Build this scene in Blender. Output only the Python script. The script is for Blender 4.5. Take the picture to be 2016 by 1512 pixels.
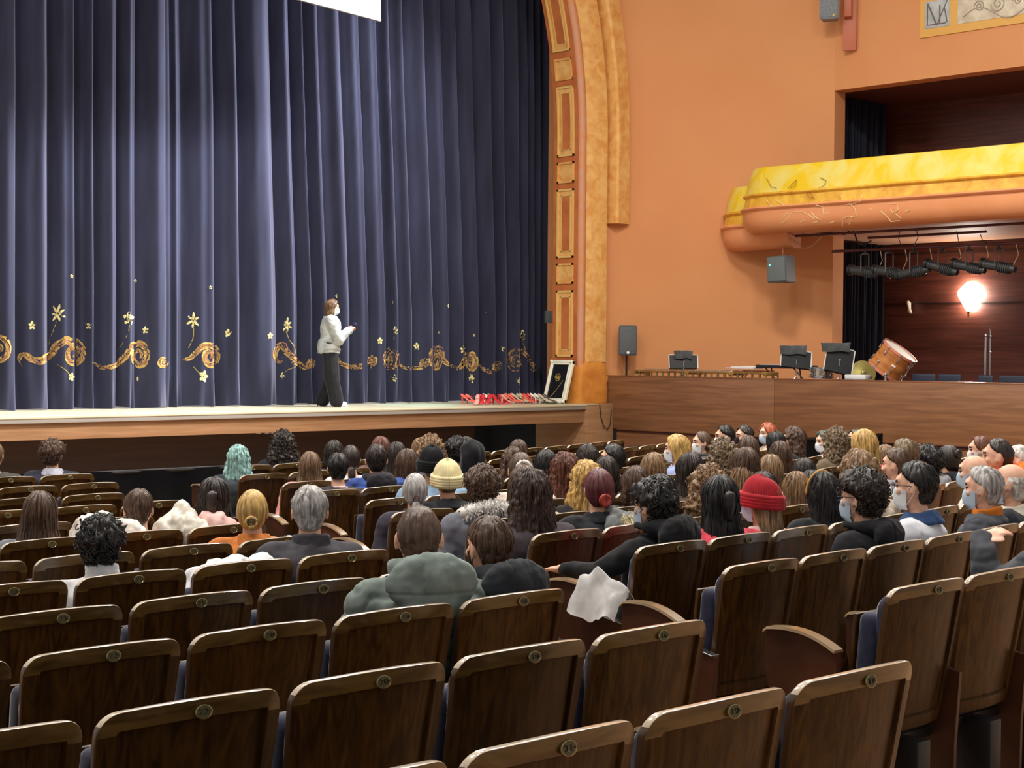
import bpy, bmesh, math, random
import numpy as np
from mathutils import Vector, Matrix, noise
for o in list(bpy.data.objects): bpy.data.objects.remove(o)
C = bpy.context.scene.collection
PI = math.pi
random.seed(5)
# ---------------------------------------------------------------- camera, exposure, light
EYE = 2.05; F = 3315.0; SY, CY = 0.68835, 0.72537
sc = bpy.context.scene
cam = bpy.data.objects.new('camera', bpy.data.cameras.new('camera')); C.objects.link(cam); sc.camera = cam
cam.data.sensor_width = 36; cam.data.lens = F/2016*36; cam.data.clip_start = .05; cam.data.clip_end = 200
cam.matrix_world = (Matrix.Translation((0, 0, EYE)) @ Matrix.Rotation(math.radians(-43.5), 4, 'Z')
                    @ Matrix.Rotation(math.radians(90-1.044), 4, 'X') @ Matrix.Rotation(.0074, 4, 'Z'))
sc.view_settings.view_transform = 'Standard'; sc.view_settings.look = 'None'
sc.view_settings.exposure = 0.24; sc.view_settings.gamma = 1; sc.view_settings.use_curve_mapping = False
w = bpy.data.worlds.new('World'); sc.world = w; w.use_nodes = True
w.node_tree.nodes['Background'].inputs[0].default_value = (1.0, .94, .87, 1)
w.node_tree.nodes['Background'].inputs[1].default_value = .46
def area(name, loc, rot, sx, sy, e, col):
    l = bpy.data.lights.new(name, 'AREA'); l.shape = 'RECTANGLE'; l.size = sx; l.size_y = sy; l.energy = e; l.color = col
    o = bpy.data.objects.new(name, l); C.objects.link(o); o.location = loc; o.rotation_euler = rot; return o
WARM = (1, .93, .85)
for i, (x, y, e) in enumerate([(2, 7, 420), (8, 7, 420), (15, 8, 560), (2, 13, 460), (8, 13.5, 500), (15, 13, 860)]):
    area('ceiling_lamp', (x, y, 11.5), (0, 0, 0), 1.6, 1.6, e, WARM)
for (x, y, z, tx, e) in ((20.2, 18.2, 9, 15, 500), (16.5, 15.5, 10, 9, 520)):
    o = area('stage_lamp', (x, y, z), (0, 0, 0), 1.2, 1.2, e, (.93, .95, 1)); o.data.spread = math.radians(85)
    o.rotation_euler = (Vector((tx, 22.9, 4))-Vector((x, y, z))).to_track_quat('-Z', 'Y').to_euler()
# pixel of the photograph -> place on a known plane
def ratio(px):
    r = (px-1008)/F
    return (SY+CY*r)/(CY-SY*r)
def PX(px, D): return D*ratio(px)
def YH(px): return 695.6+.0074*(px-1008)
def DEP(x, y): return SY*x+CY*y
def HT(px, py, x, y): return EYE-(py-YH(px))*DEP(x, y)/F
def onY(px, py, D):
    x = PX(px, D); return Vector((x, D, HT(px, py, x, D)))
def onX(px, py, X):
    y = X/ratio(px); return Vector((X, y, HT(px, py, X, y)))
def to_px(x, y):
    X = CY*x-SY*y; z = DEP(x, y); return 1008+F*X/z
# ---------------------------------------------------------------- materials
MATS = {}
def _n(nt, t, **k):
    n = nt.nodes.new(t)
    for a, v in k.items():
        if a in n.inputs: n.inputs[a].default_value = v
        else: setattr(n, a, v)
    return n
def mat(name, col, rough=.6, metal=0., spec=.5, kind=None, col2=None, scale=5., stretch=(1, 1, 1), bump=0., sheen=0., coat=0., emit=None, estr=0., dist=0., detail=4., lo=.35, hi=.65, rnd=0., bscale=None):
    if name in MATS: return MATS[name]
    m = bpy.data.materials.new(name); m.use_nodes = True; nt = m.node_tree; b = nt.nodes['Principled BSDF']
    c = lambda v: (v[0], v[1], v[2], 1)
    b.inputs['Base Color'].default_value = c(col); b.inputs['Roughness'].default_value = rough
    b.inputs['Metallic'].default_value = metal; b.inputs['Specular IOR Level'].default_value = spec
    if sheen: b.inputs['Sheen Weight'].default_value = sheen; b.inputs['Sheen Roughness'].default_value = .35
    if coat: b.inputs['Coat Weight'].default_value = coat; b.inputs['Coat Roughness'].default_value = .12
    if emit: b.inputs['Emission Color'].default_value = c(emit); b.inputs['Emission Strength'].default_value = estr
    out = None
    if kind:
        tc = _n(nt, 'ShaderNodeTexCoord'); mp = _n(nt, 'ShaderNodeMapping'); mp.inputs['Scale'].default_value = stretch
        src = tc.outputs['Object']
        if rnd:
            oi = _n(nt, 'ShaderNodeObjectInfo'); va = _n(nt, 'ShaderNodeVectorMath', operation='MULTIPLY_ADD')
            cb = _n(nt, 'ShaderNodeCombineXYZ')
            for k in range(3): nt.links.new(oi.outputs['Random'], cb.inputs[k])
            va.inputs[1].default_value = (37, 11, 23)
            nt.links.new(cb.outputs[0], va.inputs[0]); nt.links.new(src, va.inputs[2]); src = va.outputs[0]
        nt.links.new(src, mp.inputs['Vector'])
        if kind == 'wave':
            t = _n(nt, 'ShaderNodeTexWave', Scale=scale, Distortion=dist, Detail=detail); t.inputs['Detail Scale'].default_value = 1.2; o = t.outputs['Fac']
        else:
            t = _n(nt, 'ShaderNodeTexNoise', Scale=scale, Detail=detail, Distortion=dist); o = t.outputs['Fac']
        nt.links.new(mp.outputs[0], t.inputs['Vector'])
        cr = _n(nt, 'ShaderNodeValToRGB'); cr.color_ramp.elements[0].position = lo; cr.color_ramp.elements[1].position = hi
        cr.color_ramp.elements[0].color = c(col); cr.color_ramp.elements[1].color = c(col2 or col)
        nt.links.new(o, cr.inputs[0]); out = cr.outputs[0]
        if rnd:
            hs = _n(nt, 'ShaderNodeHueSaturation'); mr = _n(nt, 'ShaderNodeMapRange'); mr.inputs['To Min'].default_value = 1-rnd; mr.inputs['To Max'].default_value = 1+rnd
            nt.links.new(oi.outputs['Random'], mr.inputs['Value']); nt.links.new(mr.outputs[0], hs.inputs['Value']); nt.links.new(out, hs.inputs['Color']); out = hs.outputs[0]
        nt.links.new(out, b.inputs['Base Color'])
        if bump:
            bp = _n(nt, 'ShaderNodeBump'); bp.inputs['Strength'].default_value = bump; bp.inputs['Distance'].default_value = .01
            if bscale:
                t2 = _n(nt, 'ShaderNodeTexNoise', Scale=bscale, Detail=3.); nt.links.new(mp.outputs[0], t2.inputs['Vector']); o = t2.outputs['Fac']
            nt.links.new(o, bp.inputs['Height']); nt.links.new(bp.outputs[0], b.inputs['Normal'])
    MATS[name] = m; return m
def srgb(r, g, b):
    f = lambda v: ((v/255+.055)/1.055)**2.4 if v > 10 else v/3294
    return (f(r), f(g), f(b))
def cloth(name, rgb, rough=.85, sheen=.15, k=.75):
    c = srgb(*rgb); return mat(name, [v*k for v in c], rough, kind='noise', col2=[min(1, v*1.12) for v in c], scale=9, bump=.25, sheen=sheen, spec=.25)
seat_wood = mat('dark walnut', (.022, .0085, .0015), .36, kind='noise', col2=(.066, .029, .005), scale=3.2, stretch=(9, 9, .9), dist=1.4, detail=6, rnd=.3, bump=.04, spec=.22)
rail_wood = mat('walnut rail', (.052, .027, .006), .28, kind='noise', col2=(.13, .075, .02), scale=3, stretch=(1, 8, 9), dist=.8, detail=5, rnd=.25, spec=.55, coat=.35)
edge_highlight = mat('edge with painted highlight', (.56, .44, .32), .14, kind='noise', col2=(.74, .62, .48), scale=4, stretch=(2, 9, 9), spec=.7, coat=.8)  # pale tan paints the whitish highlights into the colour of the top edge
side_wood = mat('reddish side wood', (.038, .013, .006), .38, kind='noise', col2=(.075, .026, .012), scale=4, stretch=(5, 1, 1), detail=6, rnd=.2)
velvet = mat('navy velvet', (.013, .015, .035), .8, kind='noise', col2=(.024, .028, .06), scale=30, sheen=.6, spec=.2)
brass = mat('brass', (.30, .25, .12), .3, metal=.8); dull_brass = mat('dull brass', (.09, .07, .03), .35, metal=.6)
digit = mat('engraved digit', (.03, .022, .01), .5)
steel = mat('steel', (.5, .5, .52), .25, metal=1)
black_metal = mat('black metal', (.012, .012, .013), .42, spec=.4)
black_cloth = mat('black cloth', (.003, .0035, .0045), .95, kind='noise', col2=(.006, .0065, .008), scale=3, spec=.1)
# ---------------------------------------------------------------- mesh helpers
def link(name, me, m=None, parent=None, smooth=True, loc=None, rot=None):
    o = bpy.data.objects.new(name, me); C.objects.link(o)
    if m is not None:
        for q in (m if isinstance(m, (list, tuple)) else [m]): me.materials.append(q)
    if parent: o.parent = parent
    if loc is not None: o.location = loc
    if rot is not None: o.rotation_euler = rot
    if smooth is True: me.shade_smooth()
    elif smooth: me.set_sharp_from_angle(angle=math.radians(smooth)) if False else me.shade_smooth(); 
    return o
def sharpen(me, deg=35):
    me.shade_smooth(); me.set_sharp_from_angle(angle=math.radians(deg))
def obj(name, bm, m, parent=None, sharp=35, loc=None, rot=None, normals=True):
    me = bpy.data.meshes.new(name)
    if normals: bmesh.ops.recalc_face_normals(bm, faces=bm.faces[:])
    bm.to_mesh(me); bm.free()
    o = link(name, me, m, parent, False, loc, rot)
    if sharp: sharpen(me, sharp)
    return o
def thing(name, label, cat, loc=(0, 0, 0), rz=0, group=None):
    o = bpy.data.objects.new(name, None); C.objects.link(o); o.empty_display_size = .1
    o.location = loc; o.rotation_euler = (0, 0, rz); tag(o, label, cat, group); return o
def tag(o, label, cat, group=None, kind=None):
    if label: o['label'] = label
    if cat: o['category'] = cat
    if group: o['group'] = group
    if kind: o['kind'] = kind
    return o
def struct(o): o['kind'] = 'structure'; return o
def box(bm, c, s, bev=0, seg=2, M=None, mi=0):
    r = bmesh.ops.create_cube(bm, size=1); vs = r['verts']
    for v in vs: v.co = Vector((v.co.x*s[0]+c[0], v.co.y*s[1]+c[1], v.co.z*s[2]+c[2]))
    fs = list({f for v in vs for f in v.link_faces})
    if bev:
        es = list({e for f in fs for e in f.edges})
        rr = bmesh.ops.bevel(bm, geom=es, offset=bev, segments=seg, affect='EDGES', profile=.5)
        vs = list({v for f in rr['faces'] for v in f.verts} | {v for v in vs if v.is_valid})
    if M is not None:
        for v in vs: v.co = M @ v.co
    if mi:
        for f in {f for v in vs for f in v.link_faces}: f.material_index = mi
    return vs
def frames(pts):
    pts = [Vector(p) for p in pts]; out = []; up = None
    for i, p in enumerate(pts):
        t = (pts[min(i+1, len(pts)-1)]-pts[max(i-1, 0)])
        t = t.normalized() if t.length > 1e-9 else Vector((0, 0, 1))
        if up is None: up = Vector((0, 0, 1)) if abs(t.z) < .9 else Vector((1, 0, 0))
        a = t.cross(up)
        if a.length < 1e-6: a = t.orthogonal()
        a.normalize(); up = a.cross(t).normalized(); out.append((p, a, up))
    return out
def tube(bm, pts, r, seg=8, flat=1., cap=True, mi=0):
    fr = frames(pts); rs = r if isinstance(r, (list, tuple)) else [r]*len(pts); rings = []
    for (p, a, u), q in zip(fr, rs):
        rings.append([bm.verts.new(p+a*math.cos(2*PI*k/seg)*q+u*math.sin(2*PI*k/seg)*q*flat) for k in range(seg)])
    fs = []
    for A, B in zip(rings, rings[1:]):
        for k in range(seg): fs.append(bm.faces.new((A[k], A[(k+1) % seg], B[(k+1) % seg], B[k])))
    if cap: fs.append(bm.faces.new(rings[0][::-1])); fs.append(bm.faces.new(rings[-1]))
    for f in fs: f.material_index = mi
    return rings
def loft(bm, rings, cap=True, closed=True, mi=0):
    R = [[bm.verts.new(p) for p in r] for r in rings]; n = len(R[0]); fs = []
    for A, B in zip(R, R[1:]):
        for k in range(n if closed else n-1): fs.append(bm.faces.new((A[k], A[(k+1) % n], B[(k+1) % n], B[k])))
    if cap and closed: fs.append(bm.faces.new(R[0][::-1])); fs.append(bm.faces.new(R[-1]))
    for f in fs: f.material_index = mi
    return R
def lathe(bm, prof, seg=24, M=None, mi=0):
    rings = [[Vector((r*math.cos(2*PI*k/seg), r*math.sin(2*PI*k/seg), z)) for k in range(seg)] for r, z in prof]
    if M is not None: rings = [[M @ p for p in r] for r in rings]
    return loft(bm, rings, mi=mi)
def prism(bm, poly, axis, a, b, mi=0):
    def P(p, t):
        return (t, p[0], p[1]) if axis == 'x' else ((p[0], t, p[1]) if axis == 'y' else (p[0], p[1], t))
    A = [bm.verts.new(P(p, a)) for p in poly]; B = [bm.verts.new(P(p, b)) for p in poly]; n = len(poly)
    fs = [bm.faces.new(A[::-1]), bm.faces.new(B)]+[bm.faces.new((A[k], A[(k+1) % n], B[(k+1) % n], B[k])) for k in range(n)]
    for f in fs: f.material_index = mi
    return fs
def ball(bm, c, r, u=12, v=8, R=None, mi=0):
    s = bmesh.ops.create_uvsphere(bm, u_segments=u, v_segments=v, radius=1)['verts']
    rr = r if isinstance(r, (list, tuple)) else (r, r, r)
    for q in s:
        p = Vector((q.co.x*rr[0], q.co.y*rr[1], q.co.z*rr[2]))
        if R is not None: p = R @ p
        q.co = p+Vector(c)
    if mi:
        for f in {f for q in s for f in q.link_faces}: f.material_index = mi
    return s
def grid(bm, fn, nu, nv, mi=0, wrap=False):
    V = [[bm.verts.new(fn(i/(nu), j/(nv-1))) for j in range(nv)] for i in range(nu)] if wrap else [[bm.verts.new(fn(i/(nu-1), j/(nv-1))) for j in range(nv)] for i in range(nu)]
    for i in range(nu if wrap else nu-1):
        for j in range(nv-1):
            f = bm.faces.new((V[i][j], V[(i+1) % nu][j], V[(i+1) % nu][j+1], V[i][j+1])); f.material_index = mi
    return V
def copy_tree(o, parent=None):
    c = o.copy(); C.objects.link(c)
    if parent: c.parent = parent
    for ch in KIDS.get(o.name, []): copy_tree(ch, c)
    return c
KIDS = {}
def reg(o):
    KIDS[o.name] = list(o.children)
    for ch in o.children: reg(ch)
# ---------------------------------------------------------------- theatre seats
DS = [2.5, 3.43, 4.36, 5.22, 6.08, 6.98, 7.88, 8.9, 10.0, 11.1, 12.2, 13.25]
SS = [.82, .848, .875, .900, .925, .955, .98, 1.01, 1.04, 1.07, 1.085, 1.09]
BH = .95
FLOORZ = [EYE-BH-s for s in SS]
def floor_z(y):
    return float(np.interp(y, [-3, 0]+[d+.3 for d in DS], [.40, .34]+FLOORZ))
def outline(hw, z0, z1, r, inset):
    """rounded upper corners, 40 points, inset from the edge"""
    h = hw-inset; a = z0+inset; b = z1-inset; q = max(r-inset, .006); pts = []
    for k in range(9): t = k/8; pts.append((-h+2*h*t, a))
    for k in range(1, 6): pts.append((h, a+(b-q-a)*k/5))
    for k in range(1, 7): t = k/6*PI/2; pts.append((h-q+q*math.cos(t), b-q+q*math.sin(t)))
    for k in range(1, 9): t = k/8; pts.append((h-q-(2*h-2*q)*t, b))
    for k in range(1, 7): t = PI/2+k/6*PI/2; pts.append((-h+q+q*math.cos(t), b-q+q*math.sin(t)))
    for k in range(1, 5): pts.append((-h, b-q-(b-q-a)*k/5))
    return pts
def shell(hw, z0, z1, r, layers, y0=0, lean=.17, curve=.55, arch=.014, taper=.90, shrink=4):
    """stack of (inset, y) rings closed at both ends; y grows to the front"""
    bm = bmesh.new(); R = []
    def bend(x, y, z):
        k = taper+(1-taper)*(z-z0)/(z1-z0)
        zz = z+arch*(1-(x/hw)**2)*((z-z0)/(z1-z0))
        return Vector((x*k, y0+y+curve*x*x-lean*(z-.95), zz))
    for ins, y in layers: R.append([bend(x, y, z) for x, z in outline(hw, z0, z1, r, ins)])
    def fan(ring_ins, y):
        out = []
        base = outline(hw, z0, z1, r, ring_ins); cx, cz = 0, (z0+z1)/2
        for s in (.75, .5, .25, .02): out.append([bend(cx+(x-cx)*s, y, cz+(z-cz)*s) for x, z in base])
        return out
    return R, fan
def build_seat(number=None, down=False, mats=None):
    t = thing('theatre_seat', 'x', 'seat')
    # back: rail and frame around a sunk panel, edge with painted highlight
    L = [(.052, .012), (.050, .0045), (.048, .0045), (.046, .0), (.005, .0), (.0015, .001), (.0004, .003), (.0, .006), (.0, .020), (.001, .023), (.004, .0255), (.008, .026)]
    R, fan = shell(.263, .40, .95, .055, L)
    bm = bmesh.new()
    inner = fan(.052, .012)[::-1]; front = fan(.008, .026)
    rings = inner+R+front
    VV = [[bm.verts.new(p) for p in r] for r in rings]; n = len(VV[0])
    for i, (A, B) in enumerate(zip(VV, VV[1:])):
        for k in range(n):
            f = bm.faces.new((A[k], A[(k+1) % n], B[(k+1) % n], B[k]))
            cz = f.calc_center_median().z
            if i < 7: f.material_index = 0
            elif i == 7: f.material_index = 1 if cz > .9 else 0
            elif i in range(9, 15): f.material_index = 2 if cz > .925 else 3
            elif i == 8: f.material_index = 1 if cz > .9 else 0
    bm.faces.new(VV[0][::-1]); bm.faces.new(VV[-1])
    back = obj('backrest', bm, [seat_wood, rail_wood, edge_highlight, mat('side edge', (.07, .034, .012), .3, coat=.3)], t, 28)
    bm = bmesh.new()
    lathe(bm, [(.0, -.003), (.019, -.003), (.0235, 0), (.0235, .004), (.021, .005), (.0195, .0035), (.0, .0035)], 28)
    for s in (-1, 1): ball(bm, (s*.0165, 0, .0035), (.0018, .0018, .0016), 6, 4)
    MP = Matrix.Translation((0, -.002-.17*(.933-.95), .931)) @ Matrix.Rotation(math.radians(90-9.6), 4, 'X') @ Matrix.Diagonal((1.05, .74, 1, 1))
    for f in bm.faces:
        c = f.calc_center_median()
        if c.z > .003 and math.hypot(c.x, c.y) < .0195 and f.normal.z > .5 or (c.z > .003 and math.hypot(c.x, c.y) < .012): f.material_index = 2
    if number:
        cu = bpy.data.curves.new('numeral', 'FONT'); cu.body = number; cu.size = .028; cu.align_x = 'CENTER'; cu.align_y = 'CENTER'; cu.extrude = .0007; cu.resolution_u = 2
        to = bpy.data.objects.new('numeral', cu); C.objects.link(to)
        tm = bpy.data.meshes.new_from_object(to.evaluated_get(bpy.context.evaluated_depsgraph_get()))
        b0 = len(bm.verts); bm.from_mesh(tm); bm.verts.ensure_lookup_table()
        for v in bm.verts[b0:]: v.co.z += .0048
        for f in bm.faces:
            if all(v.index >= b0 or v in bm.verts[b0:] for v in f.verts[:1]): f.material_index = 1
        bpy.data.objects.remove(to)
    for v in bm.verts: v.co = MP @ v.co
    obj('number_plate', bm, [brass, digit, dull_brass], back)
    # padded front of the back
    R, fan = shell(.235, .44, .925, .06, [(.0, .026), (.0, .065), (.02, .088), (.06, .098)])
    bm = bmesh.new(); loft(bm, fan(.0, .026)[::-1]+R+fan(.06, .099)[:3]); obj('back_cushion', bm, velvet, t, 0 or 60)
    # tip-up seat with a wooden underside
    bm = bmesh.new()
    if down:
        box(bm, (0, .36, .415), (.47, .44, .09), .032, 4); o1 = obj('seat_cushion', bm, velvet, t, 60)
        bm = bmesh.new(); box(bm, (0, .36, .360), (.45, .42, .018), .006); obj('seat_pan', bm, seat_wood, o1)
    else:
        M = Matrix.Translation((0, .19, .43)) @ Matrix.Rotation(math.radians(5), 4, 'X')
        box(bm, (0, -.005, .20), (.47, .10, .44), .034, 4, M); o1 = obj('seat_cushion', bm, velvet, t, 60)
        bm = bmesh.new(); box(bm, (0, .056, .20), (.46, .018, .42), .006, 2, M); obj('seat_pan', bm, seat_wood, o1)
    # side standard on the left with its arm pad
    def standard(x, end=False):
        bm = bmesh.new(); w_ = .02 if not end else .032
        arc = [(.55-.31*k/9, .752+.024*math.sin(k/9*PI*.62)-.075*(k/9)**2) for k in range(10)]
        poly = [(.08, 0), (.36, 0), (.38, .40), (.47, .47), (.54, .50), (.565, .60), (.565, .735)]+arc+[(.238, .62), (.055, .585), (.075, .30)]
        prism(bm, poly, 'x', x-w_/2, x+w_/2); obj('end_panel' if end else 'side_panel', bm, side_wood, t)
        bm = bmesh.new(); q = []
        for (y, z) in [(.567, .738)]+arc: q.append([Vector((x-w_*.8-.006, y, z+.001)), Vector((x-w_*.7-.004, y, z+.011)), Vector((x+w_*.7+.004, y, z+.011)), Vector((x+w_*.8+.006, y, z+.001))])
        loft(bm, q); obj('armrest', bm, mat('arm wood', (.20, .125, .06), .2, kind='noise', col2=(.30, .20, .10), scale=5, coat=.4), t, 50)
        if end:
            bm = bmesh.new(); box(bm, (x, .145, .606), (.05, .17, .006), .001, 1, Matrix.Translation((0, .145, .606)) @ Matrix.Rotation(.19, 4, 'X') @ Matrix.Translation((0, -.145, -.606)))
            obj('end_bracket', bm, steel, t)
    t['sides'] = 0
    standard(-.2765)
    bm = bmesh.new(); box(bm, (0, .13, .18), (.09, .16, .36), .01); box(bm, (0, .13, .012), (.2, .2, .024), .004); box(bm, (0, .2, .34), (.53, .05, .04), .006)
    obj('pedestal', bm, black_metal, t)
    return t, standard
EDGE = {}
def refine():
    # known joints between backs, read from the photograph
    EDGE.update({(0, 'L'): (PX(1838, DS[0]), None), (1, 'L'): (PX(1424, DS[1]), None), (2, 'L'): (PX(1140, DS[2]), None),
                 (3, 'L'): (None, PX(522, DS[3])), (4, 'L'): (None, PX(388, DS[4])), (5, 'L'): (None, PX(284, DS[5])),
                 (6, 'L'): (None, PX(377, DS[6])), (9, 'L'): (None, PX(258, DS[9])), (10, 'L'): (None, PX(124, DS[10])), (11, 'L'): (PX(195, DS[11]), None),
                 (1, 'R'): PX(1770, DS[1]), (2, 'R'): PX(1440, DS[2]), (3, 'R'): PX(1265, DS[3]), (4, 'R'): PX(1058, DS[4]),
                 (5, 'R'): PX(1071, DS[5])-.55, (6, 'R'): PX(911, DS[6])-.55, (7, 'R'): PX(727, DS[7]), (8, 'R'): PX(721, DS[8])-.55,
                 (9, 'R'): PX(560, DS[9]), (10, 'R'): PX(475, DS[10]), (11, 'R'): PX(450, DS[11]), (0, 'R'): 4.85})
refine()
def row_curve(D, xs, s):
    """right block bends gently towards the stage; s = distance along the row"""
    Rr = 20.; a = s/Rr
    return xs+Rr*math.sin(a), D+Rr*(1-math.cos(a)), a
SEATS = []   # dict(row, block, k, x, y, ang)
XMAX = 15.7
for i, D in enumerate(DS):
    e, j = EDGE.get((i, 'L'), (None, None))
    want = 4.18+.345*(D-3.43)
    if e is None:
        j = j if j is not None else want
        e = j+.555*round((want-j)/.555)
    k = 0
    while True:
        x = e-.2775-.555*k
        if to_px(x+.5, D) < -25: break
        SEATS.append(dict(row=i, block='left', k=k, x=x, y=D, a=0)); k += 1
    xs = EDGE[(i, 'R')]; k = 0
    if i == 0: continue
    while True:
        x, y, a = row_curve(D, xs, .2775+.535*k)
        if x > XMAX or to_px(x-.5, y) > 2045: break
        SEATS.append(dict(row=i, block='right', k=k, x=x, y=y, a=a)); k += 1
print('SEATS', len(SEATS))
# ---------------------------------------------------------------- the hall
orange = mat('terracotta plaster', srgb(208, 142, 92), .75, kind='noise', col2=srgb(213, 149, 98), scale=.5, spec=.3)
gold = mat('burl gold', srgb(214, 150, 78), .5, kind='noise', col2=srgb(230, 184, 112), scale=5.5, detail=8, dist=.5, spec=.4)
rust = mat('rust paint', srgb(178, 96, 48), .6, kind='noise', col2=srgb(196, 116, 62), scale=3)
pink = mat('pink stucco', srgb(206, 138, 88), .6, kind='noise', col2=srgb(200, 146, 118), scale=5, detail=7)
cream_line = mat('cream gilding', srgb(226, 188, 112), .4)
stage_wood = mat('stage oak', srgb(142, 106, 74), .4, kind='noise', col2=srgb(160, 124, 90), scale=1.4, stretch=(.8, .8, 14), detail=7, dist=.6, spec=.35)
box_wood = mat('box walnut', srgb(112, 76, 50), .38, kind='noise', col2=srgb(136, 95, 64), scale=1.3, stretch=(1, .7, 12), detail=7, dist=.8, spec=.5)
dark_panel = mat('dark stained panel', srgb(50, 34, 26), .5, kind='noise', col2=srgb(64, 44, 34), scale=1.2, stretch=(.8, .8, 12), detail=6)
red_panel = mat('mahogany wall', srgb(84, 44, 34), .42, kind='noise', col2=srgb(112, 62, 48), scale=1.4, stretch=(1, .8, 14), detail=6, dist=.5)
carpet = mat('parquet', srgb(150, 110, 76), .5, kind='noise', col2=srgb(180, 138, 98), scale=2, stretch=(9, 1, 1), detail=5)
dark_void = mat('dark void', (.004, .004, .005), .9)
st_floor = mat('stage floor', srgb(196, 190, 160), .25, kind='noise', col2=srgb(214, 206, 176), scale=1.2, spec=.6)
STZ = EYE-.893
# raked floor
bm = bmesh.new(); ys = list(np.linspace(-3, 14.9, 60))
R = [[Vector((x, y, floor_z(y))) for x in (-3, 8, 15.9, 22.3)] for y in ys]+[[Vector((x, 21.9, floor_z(14))) for x in (-3, 8, 15.9, 22.3)]]
loft(bm, R, cap=False, closed=False); struct(obj('floor', bm, carpet, sharp=0))
# stage
t = thing('stage', 'raised theatre stage with an oak fascia and a pale floor', 'stage', (16, 21, 0))
def at_(o, t): o.location = Vector(o.location)-Vector(t.location); return o
def part(name, bm, m, t, **k):
    o = obj(name, bm, m, t, **k); o.location = -Vector(t.location); return o
bm = bmesh.new(); box(bm, (13.3, 23.5, STZ-.02), (17.2, 5.3, .04), .008); part('stage_floor', bm, st_floor, t)
bm = bmesh.new(); box(bm, (13.2, 20.93, STZ-.055), (16.9, .14, .11-.02), .004); part('stage_nosing', bm, mat('grey nosing', srgb(150, 146, 138), .4), t)
bm = bmesh.new(); box(bm, (13.2, 20.99, STZ-.215), (16.9, .16, .23), .006); part('stage_fascia', bm, stage_wood, t)
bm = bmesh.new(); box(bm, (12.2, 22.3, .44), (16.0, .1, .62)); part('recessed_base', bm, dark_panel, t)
bm = bmesh.new(); box(bm, (13.3, 23.6, .4), (17.6, .1, .8)); box(bm, (21.8, 22.3, .4), (.1, 2.6, .8)); box(bm, (12.2, 22.31, .78), (16.0, .08, .12)); part('underside_shade', bm, dark_void, t)  # near-black panels stand in for the shade under the stage lip
bm = bmesh.new(); box(bm, (21.98, 21.5, STZ/2), (.72, 1.3, STZ-.004), .02); part('corner_pier', bm, stage_wood, t)
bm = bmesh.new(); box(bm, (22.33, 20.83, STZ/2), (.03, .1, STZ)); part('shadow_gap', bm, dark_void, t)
# pit rail hung with black cloth
t = thing('orchestra_pit_rail', 'low orchestra pit rail covered in black cloth before the stage', 'rail', (14, 15.0, 0))
bm = bmesh.new()
grid(bm, lambda u, v: Vector((3+19.2*u, 15.0+.02*math.sin(u*190)*(1-v*.6), floor_z(15)+.83*v+.012*math.sin(u*33)*v)), 600, 8); part('black_drape', bm, black_cloth, t)
bm = bmesh.new(); tube(bm, [(3, 15.02, floor_z(15)+.81), (22.1, 15.02, floor_z(15)+.81)], .022)
for x in range(4, 23, 2): tube(bm, [(x, 15.04, floor_z(15)), (x, 15.04, floor_z(15)+.81)], .018)
part('rail_frame', bm, black_metal, t)
# proscenium arch: swept mouldings
t = thing('trim_1', None, None, (21.6, 21.3, STZ)); struct(t)
XI = 21.62; ZS = 6.0; RR = 8.4
def arch_pt(o, y, s):
    """o = offset outwards, s = height up to ZS, then angle"""
    if s <= ZS: return Vector((XI+o, y, s))
    a = (s-ZS)/RR; return Vector((XI-RR+(RR+o)*math.cos(a), y, ZS+(RR+o)*math.sin(a)))
SV = list(np.linspace(STZ, ZS, 10))+[ZS+RR*a for a in np.linspace(0, PI/2, 40)[1:]]
def sweep(name, prof, m, s0=STZ, s1=99, cap=True):
    bm = bmesh.new(); ss = [s for s in SV if s0 <= s <= s1]; ss = ([s0] if ss[0] > s0 else [])+ss
    loft(bm, [[arch_pt(o, y, s) for o, y in prof] for s in ss], cap=True); return part(name, bm, m, t)
sweep('coffered_reveal', [(0, 21.72), (0, 21.10), (.10, 21.10), (.10, 21.72)], rust)
for k, (o0, y0, r) in enumerate([(.075, 21.085, .075)]):
    sweep('convex_moulding', [(o0+r*math.cos(a), y0+r*1.0*math.sin(a)) for a in [2*PI*q/14 for q in range(14)]], pink)
sweep('gilt_band', [(.14, 21.12), (.15, 21.04), (.22, 20.99), (.62, 20.97), (.66, 21.0), (.66, 21.2)], gold, STZ+.75)
sweep('inner_groove', [(.60, 21.25), (.62, 21.06), (.80, 21.06), (.80, 21.25)], rust, 4.42)
sweep('outer_gilt_band', [(.72, 21.2), (.735, 20.86), (.78, 20.83), (1.08, 20.85), (1.11, 20.9), (1.11, 21.3)], gold, 4.42)
bm = bmesh.new(); R = []
for z, g in ((STZ, .02), (STZ+.03, .03), (STZ+.62, .03), (STZ+.72, .0), (STZ+.76, -.02)):
    R.append([Vector((XI+.02-g, 21.6, z)), Vector((XI+.0-g, 21.14, z)), Vector((XI+.05-g, 21.02-g, z)), Vector((XI+.5, 20.96-g, z)), Vector((XI+.64+g*.5, 21.0-g, z)), Vector((XI+.70+g*.5, 21.12, z)), Vector((XI+.70, 21.6, z))])
loft(bm, R); part('pedestal_base', bm, mat('burnished ochre', srgb(196, 120, 48), .5, kind='noise', col2=srgb(222, 150, 66), scale=4, detail=7), t)
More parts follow.
